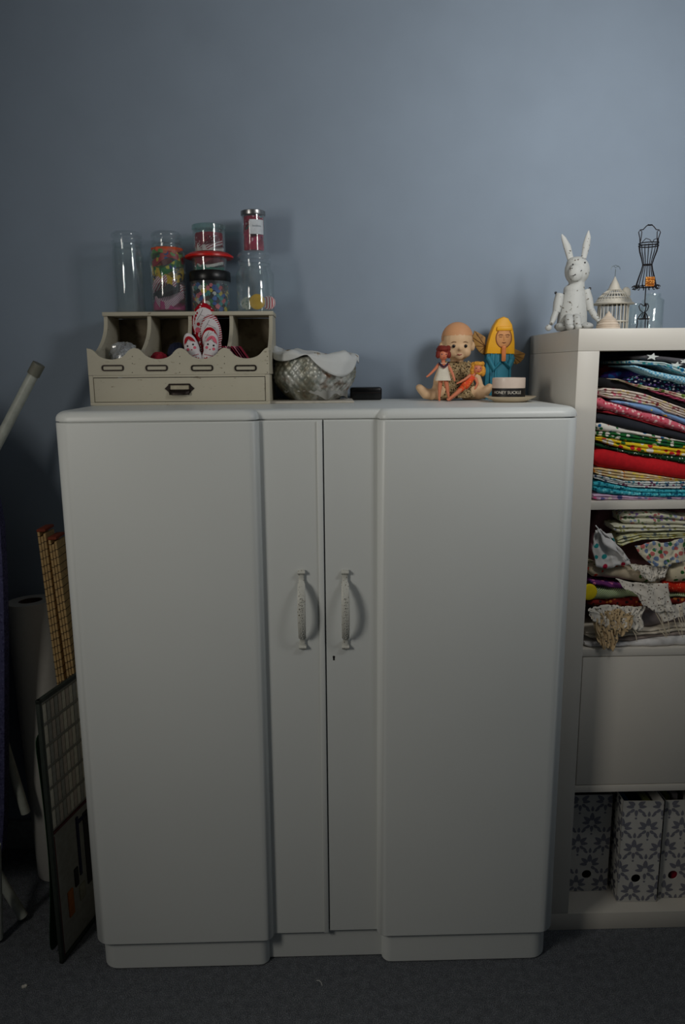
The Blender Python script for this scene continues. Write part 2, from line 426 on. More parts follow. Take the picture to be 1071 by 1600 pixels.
def frame_ring(b, cx, cz, w, h, t, y, rc=.5, th=.25):
    outer, inner = [], []
    for (sx, sz, a0) in ((1, 1, 0), (-1, 1, 90), (-1, -1, 180), (1, -1, 270)):
        for k in range(5):
            a = math.radians(a0 + 90 * k / 4)
            outer.append((cx + sx * (w / 2 - rc) + rc * math.cos(a), cz + sz * (h / 2 - rc) + rc * math.sin(a)))
            ri = max(.05, rc - t)
            inner.append((cx + sx * (w / 2 - t - ri) + ri * math.cos(a), cz + sz * (h / 2 - t - ri) + ri * math.sin(a)))
    n = len(outer); L = []
    for pts, yy in ((outer, y), (outer, y - th), (inner, y - th), (inner, y)): L.append([b.bm.verts.new((x, yy, z)) for x, z in pts])
    for a, c in zip(L, L[1:] + L[:1]):
        for i in range(n): b.bm.faces.new((a[i], a[(i + 1) % n], c[(i + 1) % n], c[i]))
for px in (176.3, 245, 316, 384):
    c = at(px, 575, OY0)
    b = B(); frame_ring(b, c.x, c.z, 5.2, 1.45, .32, OY0, .6, .22)
    for s in (-1, 1): b.ell((c.x + s * 2.35, OY0 - .2, c.z), (.14, .1, .14), 8, 6)
    obj('label_holder', b, M_bronze, og)
c = at(281, 607, OY0); b = B()
frame_ring(b, c.x, c.z, 5.2, 2.3, .38, OY0 - .05, .3, .25)
b.prism([(c.x - 2.6, c.z + .8), (c.x - 3.5, c.z), (c.x - 2.6, c.z - .8)], OY0 - .25, OY0 - .05); b.prism([(c.x + 2.6, c.z + .8), (c.x + 3.5, c.z), (c.x + 2.6, c.z - .8)], OY0 - .25, OY0 - .05)
b.grid(lambda u, v: Vector((c.x + 2.4 * (2 * u - 1), OY0 - .2 - 1.3 * math.sin(PI * v * .55) * (1 - (2 * u - 1) ** 4 * .6), c.z - .2 - 1.0 * (1 - math.cos(PI * v * .55)) * 1.1)), 14, 8)
obj('drawer_pull', b, M_bronze, drw)
b = B().box((c.x, OY0 - .08, c.z + .05), (4.4, .06, 1.5)); obj('label_card', b, mat('card_cream', (176, 168, 146), .8), drw)
NAIL = B()
for px in (207, 281, 351, 418):
    for py in (557, 568, 582): q = at(px, py, OY0); NAIL.ell((q.x, OY0, q.z), (.12, .05, .12), 6, 4)
obj('nail_heads', NAIL, M_bronze, og, kind='stuff')

# ------------------------------------------------------------------ jars on the organiser
G = glass('clear_glass'); JZ = OTZ
def jar_prof(r, h, neck, lidr):
    return None
def jar(name, label, px0, px1, ytop, Y, ybase, z0, kind, group=None):
    x = (at(px0, 450, Y).x + at(px1, 450, Y).x) / 2; r = (at(px1, 450, Y).x - at(px0, 450, Y).x) / 2
    h = at((px0 + px1) / 2, ytop, Y).z - z0
    t = thing(name, label, 'jar', (x, Y, z0), group=group)
    return t, x, r, h
def stopper_jar(t, r, h, shoulder, neckr):
    hb = h - 3.0
    prof = [(0, .25), (r * .85, .3), (r * .96, .6), (r * .96, shoulder), (neckr * .97, hb - .7), (neckr * .97, hb), (neckr * 1.08, hb), (neckr * 1.08, hb - .5), (neckr * 1.04, hb - .8), (r, shoulder), (r, .5), (r * .93, .02), (0, .02)]
    obj('glass_body', B().lathe(prof, seg=40), G, t, ang=60)
    lid = [(0, hb - .6), (neckr * .9, hb - .6), (neckr * .92, hb + .1), (neckr * 1.1, hb + .1), (neckr * 1.12, hb + .8), (neckr * .95, hb + 1.05), (neckr * .98, hb + 1.4), (neckr * 1.12, hb + 1.8), (neckr * 1.1, hb + 2.5), (neckr * .9, h), (0, h)]
    obj('stopper_lid', B().lathe(lid, seg=40), G, t, ang=60)
YJ = 195.2
t, x, r, h = jar('glass_jar', 'tall empty clear glass jar with stopper, leftmost on the organiser', 179, 226, 363, YJ, 483, JZ, '')
stopper_jar(t, r, h, h - 5, r * .9)
t, jx, jr, jh = jar('glass_jar', 'tall glass jar packed with brightly coloured fabric scraps', 236, 292, 363, YJ, 483, JZ, '')
stopper_jar(t, jr, jh, jh - 5.2, jr * .76)
def scraps(name, label, cat, cx, cy, z0, z1, r, layers, n=10):
    """soft scraps pressed together inside a jar"""
    t = thing(name, label, cat, (cx, cy, z0))
    H = z1 - z0; k = len(layers)
    for i, (m, f) in enumerate(layers):
        za = sum(q[1] for q in layers[:i]) * H; zb = za + f * H; b = B(); ph = i * 1.7
        def fn(u, v):
            a = 2 * PI * u; rr = r * (1 - .05 * abs(math.sin(5 * a + ph)) - .03 * math.sin(11 * a + i))
            tilt = .85 * math.sin(a * 2 + ph) * f * H * .8
            if v <= .12: return Vector((0, 0, za + .02)) if v == 0 else Vector((rr * .8 * math.cos(a), rr * .8 * math.sin(a), za + .05 + tilt * (i > 0)))
            w = (v - .12) / .76
            bulge = 1 - .03 * abs(2 * w - 1) ** 3
            if v >= .999: return Vector((0, 0, zb - .02))
            z = za + (zb - za) * min(1, w) + tilt * ((i > 0) * (1 - w) + (i < k - 1) * w)
            return Vector((rr * bulge * math.cos(a), rr * bulge * math.sin(a), z))
        b.grid(fn, 36, 9, wu=True); obj('scrap', b, m, t)
    return t
P_multi = printed('scrap_multi', (170, 30, 40), [(220, 110, 30), (30, 110, 60), (30, 60, 130), (210, 170, 40)], 60, .4)
scraps('fabric_scraps', 'folded colourful felt and cotton scraps inside the second tall jar', 'fabric', jx, YJ, JZ + .6, JZ + jh - 3.9, jr * .9,
       [(mat('scrap_magenta', (170, 40, 110)), .1), (striped('scrap_stripe', (210, 200, 210), (150, 40, 80), 90, 'X', rot=.6), .14), (mat('scrap_black', (26, 28, 34)), .12),
        (striped('scrap_pinkstripe', (225, 215, 215), (180, 60, 90), 70, 'Z', rot=.8), .12), (printed('scrap_yellow', (205, 165, 40), [(30, 30, 30), (220, 215, 200)], 60, .35), .14),
        (printed('scrap_green', (20, 110, 50), [(20, 60, 120), (200, 190, 60)], 70, .35), .13), (P_multi, .12), (mat('scrap_lime', (90, 150, 60)), .06), (mat('scrap_orange', (200, 80, 40)), .07)])
# button jar with black lid
t, bx, br, bh = jar('button_jar', 'squat clear jar of buttons with black lid, bottom of the middle stack', 298, 360, 425, YJ, 483, JZ, '')
zl = at(330, 441, YJ).z - JZ
obj('glass_body', B().lathe([(0, .2), (br * .93, .25), (br * .95, zl), (br, zl), (br, .5), (br * .95, .02), (0, .02)], seg=40), G, t, ang=60)
obj('lid', B().lathe([(0, zl - .02), (br * 1.0, zl - .02), (br * 1.03, zl + .2), (br * 1.03, bh - .3), (br * .98, bh), (0, bh)], seg=40), mat('black_plastic', (14, 14, 15), .35), t, label='black screw lid')
for k in range(24):
    pass
btn = [mat('button_' + n, c, .35) for n, c in (('red', (190, 50, 50)), ('yellow', (215, 185, 50)), ('blue', (60, 100, 170)), ('white', (220, 215, 205)), ('pink', (225, 110, 120)), ('green', (50, 120, 70)), ('brown', (90, 60, 40)), ('black', (25, 25, 25)), ('teal', (50, 140, 140)))]
def button_mesh(m, r=.8, th=.22):
    b = B().lathe([(r * .3, 0), (r, 0), (r, th), (r * .85, th * 1.2), (r * .75, th * .8), (0, th * .8)], seg=14).lathe([(0, 0), (r * .3, 0)], seg=14)
    b.lathe([(0, th * .83), (r * .14, th * .83), (r * .14, th * .9), (0, th * .9)], (r * .22, 0, 0), 6); b.lathe([(0, th * .83), (r * .14, th * .83), (r * .14, th * .9), (0, th * .9)], (-r * .22, 0, 0), 6)
    return b.mesh('button', m)
meshes = [button_mesh(m) for m in btn]
nB = 0
for ring_z in [k * .62 + .75 for k in range(int((zl - 1) / .62))]:
    for k in range(15):
        a = 2 * PI * k / 15 + ring_z * 1.7
        if math.sin(a) > .35: continue
        mi = random.randrange(len(meshes)); o = bpy.data.objects.new('button', meshes[mi]); C.objects.link(o); nB += 1
        rr = br * .95 - .55 - random.random() * .2
        s = random.uniform(.55, 1.0)
        o.location = (Vector((bx, YJ, JZ + ring_z)) + Vector((rr * math.cos(a), rr * math.sin(a), random.uniform(-.1, .1)))) * S
        o.scale = (s, s, s)
        q = Vector((math.cos(a), math.sin(a), random.uniform(-.6, .6))).to_track_quat('Z', 'Y'); o.rotation_euler = q.to_euler()
        tag(o, 'small %s button in the squat black-lidded jar' % ('red', 'yellow', 'blue', 'white', 'pink', 'green', 'brown', 'black', 'teal')[mi], 'button', 'buttons in the black-lidded jar')
obj('button_filling', B().lathe([(0, 0), (br * .68, 0), (br * .68, zl - 1.2), (0, zl - 1.0)], seg=24), printed('button_mass', (60, 50, 45), [(190, 60, 50), (210, 180, 60), (70, 100, 160), (220, 215, 205), (50, 110, 70)], 110, .42), loc=(bx, YJ, JZ + .4), kind='stuff')
tag(C.objects[-1], 'mass of mixed buttons filling the middle of the black-lidded jar', 'buttons')
# red lidded tub
z1 = JZ + bh
t, tx, tr, th_ = jar('clear_tub', 'clear tub with red rim on the black-lidded button jar', 302, 358, 396, YJ, 425, z1, '')
tx = bx; t.location.x = bx * S
obj('tub_body', B().lathe([(0, .15), (tr * .86, .15), (tr * .97, th_ - 1), (tr, th_ - 1), (tr * .9, 0.02), (0, .02)], seg=40), G, t, ang=60)
obj('rim_lid', B().lathe([(0, th_ - 1.0), (tr * 1.25, th_ - 1.35), (tr * 1.33, th_ - 1.2), (tr * 1.33, th_ - .75), (tr * 1.1, th_ - .1), (tr * .9, th_), (0, th_)], seg=48), mat('red_plastic', (205, 28, 22), .35), t, label='bright red flared lid')
scraps('ribbon_bundle', 'red, white and green ribbons inside the red-rimmed tub', 'ribbon', tx, YJ, z1 + .25, z1 + th_ - 1.3, tr * .82,
       [(mat('rib_green', (40, 120, 100)), .3), (mat('rib_white', (215, 205, 200)), .25), (mat('rib_red', (150, 30, 45)), .45)])
z2 = z1 + th_
t, ux, ur, uh = jar('clear_jar', 'small clear jar of red lace trims, topmost of the middle stack', 305, 355, 352, YJ, 396, z2, '')
obj('glass_body', B().lathe([(0, .15), (ur * .95, .15), (ur * .95, uh - 1.2), (ur, uh - 1.2), (ur, .3), (ur * .95, .02), (0, .02)], seg=40), G, t, ang=60)
obj('lid', B().lathe([(0, uh - 1.3), (ur * .97, uh - 1.3), (ur * 1.04, uh - 1.1), (ur * 1.04, uh - .2), (ur * .97, uh), (0, uh)], seg=40), glass('greenish_clear_plastic', (205, 235, 230), 1.4, .1), t)
scraps('lace_trims', 'dark red and white lace trims inside the topmost clear jar', 'trim', ux, YJ, z2 + .3, z2 + uh - 2.0, ur * .88,
       [(mat('rib_white', (215, 205, 200)), .22), (striped('trim_stripe', (215, 205, 205), (150, 40, 60), 60, 'Z', rot=.5), .25), (printed('trim_red', (140, 28, 48), [(200, 160, 165), (90, 15, 25)], 110, .3), .53)])
# wide jar
t, wx, wr_, wh = jar('glass_jar', 'wide clear glass jar with a few large discs, right end of organiser', 369, 429, 394, YJ, 483, JZ, '')
stopper_jar(t, wr_, wh, wh - 5.4, wr_ * .78)
for px, py, rr, m, l, dyy in ((387, 468, 1.6, printed('disc_grey', (175, 175, 165), [(90, 120, 110)], 220, .3), 'grey patterned fabric-covered disc at left inside the wide jar', .9), (402, 462, 1.9, mat('disc_yellow', (215, 165, 25), .5), 'yellow round disc in the middle of the wide jar', 0), (420, 466, 1.7, striped('disc_stripe', (215, 205, 205), (160, 40, 60), 120, 'Z', rot=.4), 'red and white striped disc at right inside the wide jar', .9)):
    q = at(px, py, YJ - 3 + dyy); b = B().lathe([(0, 0), (rr, 0), (rr, .3), (rr * .8, .5), (0, .55)], seg=28)
    o = obj('covered_disc', b, m); o.location = Vector((q.x, q.y, JZ + .45 + rr * 1.0)) * S; o.rotation_euler = (PI / 2 - .12, 0, 0); tag(o, l, 'disc')
# small labelled jar
z3 = JZ + wh
t, sx_, sr, sh = jar('labelled_jar', 'slim jar of pink fabric with silver lid and white label, highest jar', 381, 417, 330, YJ, 393, z3, '')
obj('glass_body', B().lathe([(0, .15), (sr * .93, .15), (sr * .95, sh - 1), (sr, sh - 1), (sr, .3), (sr * .95, .02), (0, .02)], seg=36), G, t, ang=60)
obj('lid', B().lathe([(0, sh - 1.1), (sr * 1.03, sh - 1.1), (sr * 1.05, sh - .9), (sr * 1.05, sh - .15), (sr * .95, sh), (0, sh)], seg=36), mat('silver_lid', (150, 150, 150), .3, .9), t, label='silver metal lid')
def lab(u, v):
    a = -PI / 2 - .25 + 1.3 * u; return Vector((sr * 1.012 * math.cos(a), sr * 1.012 * math.sin(a), sh * .4 + 3.4 * v))
lb = obj('paper_label', B().grid(lab, 10, 3), mat('label_paper', (205, 210, 215), .8), t)
b = B()
xx = -.95
for k in range(7):
    a0 = -PI / 2 + .02 + k * .11; hgt = .42 if k in (0, 3) else .24
    P = lambda a, z: (sr * 1.02 * math.cos(a), sr * 1.02 * math.sin(a), sh * .4 + 1.75 + z)
    b.tube([P(a0, hgt), P(a0, 0), P(a0 + .05, -.03), P(a0 + .07, .2), P(a0 + .03, .24)], .035, 4)
obj('handwriting', b, mat('grey_ink', (120, 135, 145), .8), t)
scraps('pink_fabric_roll', 'rolled crimson and pink fabric inside the slim labelled jar', 'fabric', sx_, YJ, z3 + .3, z3 + sh - 1.4, sr * .86,
       [(mat('roll_crimson', (170, 22, 60)), .28), (printed('roll_pink', (180, 40, 80), [(220, 170, 180), (60, 20, 60)], 90, .35), .2), (mat('roll_rose', (185, 40, 75)), .24), (printed('roll_mix', (160, 24, 58), [(90, 160, 160), (220, 180, 190)], 90, .3), .28)])

# ------------------------------------------------------------------ things in the pigeonholes
M_film = glass('clear_film', (235, 240, 242), 1.5, .28)
def crumple(name, label, cat, c, r, m, seed=0, amp=.25, kind=None, nu=36, nv=20, fq=3.1):
    rnd = random.Random(seed); ph = [rnd.uniform(0, 6.28) for _ in range(8)]
    def fn(u, v):
        a = 2 * PI * u; p = PI * v
        k = 1 + amp * (math.sin(fq * a * 1 + ph[0] + 3 * p) * .5 + .35 * math.sin(7 * p + 5 * a + ph[1]) + .25 * math.sin(11 * a + ph[2] + 4 * p)) * math.sin(p)
        a2 = 2 * PI * u
        return Vector((c[0] * 0 + r[0] * k * math.sin(p) * math.cos(a2), r[1] * k * math.sin(p) * math.sin(a2), max(-r[2] * .8, r[2] * k * math.cos(p))))
    # whole-number angular terms keep the seam closed
    b = B()
    def fn2(u, v):
        a = 2 * PI * u; p = PI * v
        k = 1 + amp * (.5 * math.sin(3 * a + ph[0] + 3 * p) + .35 * math.sin(7 * p + 5 * a + ph[1]) + .3 * math.sin(11 * a + ph[2] + 4 * p) + .2 * math.sin(17 * p - 8 * a + ph[3])) * math.sin(p)
        return Vector((r[0] * k * math.sin(p) * math.cos(a), r[1] * k * math.sin(p) * math.sin(a), max(-r[2] * .85, r[2] * k * math.cos(p))))
    b.grid(fn2, nu, nv, wu=True)
    bmesh.ops.remove_doubles(b.bm, verts=b.bm.verts, dist=.001)
    o = obj(name, b, m, ang=180 if m is not M_film else 25); o.location = Vector((c[0], c[1], c[2] + r[2] * .85)) * S
    return tag(o, label, cat, kind=kind)
c1 = at(205, 550, 186)
crumple('plastic_bag', 'crumpled clear plastic bag in the leftmost pigeonhole', 'bag', ((cols[0] + cols[1]) / 2, 186.5, ZL2 + .1), (3.5, 3.9, 4.2), M_film, 3, .3)
crumple('lace_bundle', 'bundle of white lace inside the plastic bag, leftmost pigeonhole', 'lace', ((cols[0] + cols[1]) / 2 + .5, 186.5, ZL2 + .6), (2.6, 2.8, 3.1), worn('white_lace', (190, 192, 195), (90, 92, 95), .9, 260, .52, .05, 1), 5, .3)
crumple('fabric_bundle', 'small navy fabric bundle in the second pigeonhole', 'fabric', (cols[1] + 7.2, 186.5, ZL2 + .1), (2.4, 3, 4.1), mat('navy_cloth', (26, 32, 56), .9), 8, .2)
crumple('fabric_bundle', 'dark red fabric bundle in the second pigeonhole', 'fabric', (cols[1] + 3.2, 184.5, ZL2 + .1), (2.4, 2.8, 2.9), mat('red_cloth', (140, 20, 40), .9), 9, .2)
for k in range(7):
    b = B().box((0, 0, 0), (.18, 4.2, 7.6), .03)
    o = obj('felt_sheet', b, [mat('felt_crimson', (130, 22, 50), .9), mat('felt_pink', (190, 110, 130), .9), mat('felt_plum', (90, 20, 50), .9)][k % 3])
    q = at(377 + 4.2 * k, 550, 185.5); o.location = Vector((q.x - 1.9, 184.5, ZL2 + 3.5)) * S; o.rotation_euler = (0, -.6, 0)
    tag(o, 'thin ' + ('crimson', 'pink', 'dark plum')[k % 3] + ' felt sheet leaning in the rightmost pigeonhole', 'felt', 'felt sheets in the rightmost pigeonhole')

# stuffed nesting doll cushions
M_dred = printed('doll_red_dots', (168, 12, 32), [(225, 215, 215)], 120, .22)
M_dwhite = mat('doll_white', (215, 210, 212), .85, var=.03); M_dblack = mat('doll_black', (24, 20, 24), .8)
M_dpink = mat('doll_pink', (215, 100, 120), .85); M_dredp = mat('doll_red_plain', (165, 12, 30), .85)
M_dstripe = striped('doll_stripe', (215, 205, 208), (165, 14, 34), 62, 'Z', rot=.35)
def nesting_doll(label, cx, cy, ztop, zbot, W, T_, body, style, tilt=0, seed=0, hair=M_dwhite):
    H = ztop - zbot; cx -= H * math.sin(tilt) * .8
    o = thing('nesting_doll_cushion', label, 'cushion', (cx, cy, zbot), group=None); o.rotation_euler = (0, tilt, 0)
    def wid(z):                       # half width along the height: round head, slight waist, full body
        t = max(0, min(1, z / H))
        if t > .58: q = (t - .58) / .42; return W * .5 * (max(0, 1 - q ** 2.4)) ** .5
        q = t / .58; return W * .5 * (.86 + .14 * math.sin(PI * q)) * math.sqrt(max(0, 1 - (1 - q) ** 5 * .6)) * (1 if q > 0 else .6)
    surf = lambda x, z: -T_ / 2 * math.sqrt(max(0, 1 - min(1, abs(x) / max(.01, wid(z))) ** 2)) * math.sqrt(min(1, max(.02, wid(z) / (W * .5))))
    b = B()
    def fn(u, v):
        z = H * (1 - math.cos(PI * v)) / 2; a = 2 * PI * u; wz = wid(z); tt = T_ / 2 * math.sqrt(min(1, max(.02, wz / (W * .5))))
        return Vector((wz * math.cos(a), tt * math.sin(a), z))
    b.grid(fn, 32, 26, wu=True); bmesh.ops.remove_doubles(b.bm, verts=b.bm.verts, dist=.001)
    obj('body', b, body, o, ang=180)
    zc, fr = H * .71, W * .41
    D = lambda name, shapes, m, e: obj(name, _dec(shapes, surf, e), m, o, ang=180)
    D('face', [circ(0, zc, fr, 24, H * .22)], M_dwhite, .05)
    if hair is not M_dwhite: D('hair', [[(fr * .95 * math.cos(a), zc + H * .22 * .95 * math.sin(a)) for a in [.15 + k * (PI - .3) / 12 for k in range(13)]] + [(-fr * .35, zc + H * .12), (0, zc + H * .16), (fr * .3, zc + H * .09)]], hair, .08)
    ey = [circ(s * fr * .48, zc - H * .01, fr * .16, 8) for s in (-1, 1)]; D('eyes', ey, M_dredp if style != 'small' else M_dblack, .1)
    D('cheeks', [circ(s * fr * .58, zc - H * .09, fr * .24, 10) for s in (-1, 1)], M_dpink, .1)
    D('mouth', [circ(0, zc - H * .12, fr * .1, 8)], M_dredp, .1)
    l = B()
    for pts in ([(0, H * .9), (-fr * .25, zc + H * .12), (-fr * .75, zc + H * .01)], [(-fr * .25, zc + H * .12), (fr * .3, zc + H * .08), (fr * .8, zc + H * .04)]):
        l.tube([(x, surf(x, z) - .06, z) for x, z in [((pts[i][0] * (1 - q) + pts[i + 1][0] * q), (pts[i][1] * (1 - q) + pts[i + 1][1] * q)) for i in range(2) for q in (0, .33, .66)]], .04, 4)
    obj('hair_lines', l, M_dblack, o)
    rnd = random.Random(seed)
    D('white_motifs', [petal(s * W * .12, H * .34, W * .2, W * .09, a) for s in (-1, 1) for a in (.4, 1.57, 2.7, -.6)] + [circ(x * W * .1, H * .45, W * .035, 8) for x in (-3, -2, -1, 0, 1, 2, 3)], M_dwhite if body is not M_dwhite else M_dredp, .06)
    D('red_motifs', [circ(x * W * .14, H * .22, W * .05, 8) for x in (-2, -1, 0, 1, 2)] + [petal(0, H * .1, W * .2, W * .14, PI / 2)], M_dredp if body in (M_dwhite,) else M_dpink, .07)
    return o
def _dec(shapes, surf, e):
    b = B()
    for s in shapes: b.decal(s, surf, e, 3)
    return b
def nd(label, px0, px1, y0, y1, Y, T_, body, style, tilt=0, seed=0, hair=M_dwhite):
    a, c = at(px0, (y0 + y1) / 2, Y), at(px1, (y0 + y1) / 2, Y)
    nesting_doll(label, (a.x + c.x) / 2, Y, at(0.5 * (px0 + px1), y0, Y).z, max(ZL2 + .15, at(.5 * (px0 + px1), y1, Y).z), c.x - a.x, T_, body, style, tilt, seed, hair)
nd('largest red dotted nesting doll cushion with white face in third pigeonhole', 300, 343, 473, 600, 191.0, 4.2, M_dred, 'big', -.04, 1)
nd('red and white striped nesting doll cushion leaning before the largest', 313, 348, 491, 600, 187.2, 2.8, M_dstripe, 'big', .0, 2)
nd('small red nesting doll cushion half hidden behind the smallest doll', 315, 343, 511, 590, 184.9, 1.7, M_dred, 'small', .0, 3)
nd('smallest white bodied nesting doll cushion with red hood, in front', 321, 344, 518, 584, 182.4, 2.2, M_dwhite, 'small', .22, 4, M_dpink)
nd('white nesting doll cushion with red fringe, leftmost of the doll group', 286, 309, 518, 584, 182.6, 2.2, M_dwhite, 'small', -.28, 5, M_dredp)

# ------------------------------------------------------------------ bowl, tray and black box
TB = ZT
by = 191.6; q0, q1 = at(426, 590, by), at(556, 590, by); bxc, brr = (q0.x + q1.x) / 2, (q1.x - q0.x) / 2
tray = obj('tray', B().box((0, 0, .25), (20.2, 19.5, .5), .15), mat('tray_cream', (176, 170, 158), .5)); tray.location = (at(489, 627, 190).x * S, 1.903, TB * S); tag(tray, 'thin cream tray under the silver bowl', 'tray')
def bowl_material():
    m, t, p = nt('tarnished_silver'); n = noise(t, 14, 6); n2 = noise(t, 70, 4)
    c = ramp(t, n.outputs[0], [(.34, srgb((96, 80, 60))), (.45, srgb((140, 138, 122))), (.58, srgb((196, 198, 194))), (.66, srgb((120, 84, 56)))])
    t.links.new(mix(t, ramp(t, n2.outputs[0], [(.45, (0, 0, 0, 1)), (.6, (.6, .6, .6, 1))]), c, srgb((96, 104, 96))), p.inputs['Base Color'])
    p.inputs['Metallic'].default_value = .35; p.inputs['Roughness'].default_value = .42; return m
bowl = thing('woven_bowl', 'round tarnished silver bowl with embossed diamond weave on the tray', 'bowl', (bxc, by, TB + .55))
BH = 10.6
def bw(u, v):
    a = 2 * PI * u
    if v < .86:
        t = v / .86; z = BH * t; r = brr * (.62 + .38 * math.sin(PI * (t * .62 + .03)) ** .8) if t > 0 else brr * .60
        r = brr * (.60 + .40 * math.sin(min(1, t / .62) * PI / 2)) if t < .62 else brr * (1 - .07 * ((t - .62) / .38) ** 2)
        e = abs(math.sin(17 * a + 15 * t)) * abs(math.sin(17 * a - 15 * t)); r += .38 * (e ** .6 - .6) * min(1, t * 6) * min(1, (1.02 - t) * 8)
    else:
        t = (v - .86) / .14; z = BH - (BH - 1.5) * t; r = brr * (.9 - .25 * t)
    return Vector((r * math.cos(a), r * math.sin(a), z))
bb = B().grid(bw, 272, 52, wu=True); bb.lathe([(0, 0), (brr * .6, 0)], seg=48); bb.lathe([(0, 1.5), (brr * .65, 1.5)], seg=48)
obj('bowl_body', bb, bowl_material(), bowl, ang=180)
obj('foot_ring', B().lathe([(brr * .55, 0), (brr * .6, 0), (brr * .62, .4), (brr * .5, .4)], seg=48), bowl_material(), bowl)
# crumpled tissue paper heaped in the bowl and over its rim
def wrap(name, label, m, hgt, a_over, over, seed, zc, rr=.93):
    rnd = random.Random(seed); ph = [rnd.uniform(0, 6.28) for _ in range(6)]
    def fn(u, v):
        a = 2 * PI * u; r = v
        ov = 0
        for ac, wd, dep in a_over:
            dd_ = abs((a - ac + PI) % (2 * PI) - PI)
            ov = max(ov, dep * max(0, 1 - (dd_ / wd) ** 2))
        cr = .45 * math.sin(5 * a + 6 * r + ph[0]) + .3 * math.sin(9 * a - 11 * r + ph[1]) + .2 * math.sin(19 * r + 14 * a + ph[2])
        if r < .72:
            q = r / .72; R = brr * rr * q; z = zc + hgt * (1 - q ** 2) + 1.5 * q * math.cos(a - 2.8) + .5 + cr * 1.0 * (.3 + q)
            if q > .9: z = max(z, BH + .15)
        else:
            q = (r - .72) / .28; R = brr * (rr + (.13 + .03 * cr) * min(1, q * 3)); z = BH + .25 + (cr * .8 + .5 + 1.5 * max(0, math.cos(a - 2.8))) * (1 - q) - ov * q
        return Vector((R * math.cos(a), R * math.sin(a), z))
    b = B().grid(fn, 96, 30, wu=True); bmesh.ops.remove_doubles(b.bm, verts=b.bm.verts, dist=.001)
    o = obj(name, b, m, ang=180); o.location = Vector((bxc, by, TB + .55)) * S
    md = o.modifiers.new('thick', 'SOLIDIFY'); md.thickness = .0012; md.offset = 1
    return tag(o, label, 'cloth')
wrap('crumpled_cloth', 'crumpled white cloth heaped in the silver bowl and over its rim', worn('tissue', (206, 208, 206), (134, 112, 80), .85, 26, .60, .05, .5), 1.9, [(4.0, .5, 1.4), (5.35, .75, 5.2), (3.3, .5, .6), (2.4, .6, 1), (0, .4, 2)], 5, 10.4, .93)
q = at(571.5, 625, 197.5)
bk = thing('black_case', 'small glossy black rounded case beside the silver bowl', 'case', (q.x, 197.3, TB))
obj('case_body', B().box((0, 0, 1.65), (8.2, 5.5, 3.3), .55, seg=3), mat('black_gloss', (10, 10, 11), .25), bk)
obj('seam_line', B().box((0, -2.76, 1.9), (7.2, .05, .07)), mat('seam_brown', (40, 22, 18), .5), bk)

# ------------------------------------------------------------------ dolls
def eyes(b, pts, r): 
    for p in pts: b.ell(p, r, 10, 8)
M_vinyl = mat('old_vinyl_skin', (214, 178, 138), .55, var=.06, vs=25, bmp=.03)
M_vinylh = mat('vinyl_bald_scalp', (206, 150, 106), .6, var=.06, vs=25, bmp=.03)
dc = at(713, 624, 192.4)
bd = thing('baby_doll', 'large bald vintage baby doll in leopard knit dress sitting on wardrobe', 'doll', (dc.x, 192.4, TB))
k = .168
b = B(); b.ell((0, 0, 15.0), (3.9, 3.9, 4.2)); b.ell((0, -.9, 13.0), (3.5, 3.0, 3.2)); b.ell((-1.6, -2.4, 11.9), (1.5, 1.3, 1.4)); b.ell((1.6, -2.4, 11.9), (1.5, 1.3, 1.4)); b.ell((0, -2.9, 10.9), (1.2, 1.0, 1.0)); b.ell((0, -3.95, 12.6), (.42, .5, .42))
for s in (-1, 1): b.ell((s * 3.85, .1, 13.4), (.75, .8, 1.25))
b.tube([(0, 0, 10.8), (0, 0, 8.4)], 1.7, 14)
b.ell((0, .2, 6), (3.2, 2.3, 3.6)); b.ell((0, .3, 3), (3.9, 2.9, 2.8))
for s in (-1, 1):
    b.tube([(s * 2.4, 0, 8.3), (s * 4.2, -.6, 7.0), (s * 5.2, -1.6, 5.2), (s * 5.6, -2.4, 3.9)], [1.25, 1.15, .95, .8], 12); b.ell((s * 5.7, -2.7, 3.3), (.85, .8, 1.0))
    for f in range(4): b.tube([(s * (5.3 + .28 * f), -3.1, 3.0), (s * (5.3 + .3 * f), -3.5, 2.3), (s * (5.25 + .3 * f), -3.4, 1.8)], .2, 6)
    b.tube([(s * 5.1, -3.0, 3.5), (s * 4.7, -3.5, 3.1)], .24, 6)
    g_ = 1 if s < 0 else .78
    b.tube([(s * 2.0, -.5, 2.0), (s * 4.3 * g_, -2.0, 1.9), (s * 6.6 * g_, -3.0, 1.6)], [2.0, 1.9, 1.45], 14)
    b.tube([(s * 6.4 * g_, -3.0, 1.5), (s * 8.4 * g_, -3.6, 1.75), (s * 9.8 * g_, -3.5, 3.1)], [1.5, 1.35, 1.0], 14); b.ell((s * 9.9 * g_, -3.5, 3.3), (.95, 1.1, .85))
obj('body', b, M_vinyl, bd, fuse=.22, sm=4)
b = B(); b.ell((0, .15, 15.35), (4.0, 3.95, 4.05), 32, 20)
for v in list(b.bm.verts):
    pass
geo = [v for v in b.bm.verts if v.co.z < 14.9 - .28 * v.co.y * 0 + (.9 if v.co.y < -1.5 else -.8)]
bmesh.ops.delete(b.bm, geom=geo, context='VERTS')
obj('moulded_hair', b, M_vinylh, bd, label='smooth moulded tan hair cap')
b = B(); eyes(b, [(-1.5, -3.72, 13.35), (1.5, -3.72, 13.35)], (.42, .22, .42)); obj('eyes', b, mat('eye_black', (16, 14, 14), .15), bd)
b = B().tube([(-.6, -3.95, 11.35), (0, -4.05, 11.22), (.6, -3.95, 11.35)], [.08, .16, .08], 6); obj('mouth', b, mat('lip_rose', (170, 96, 84), .5), bd)
b = B()
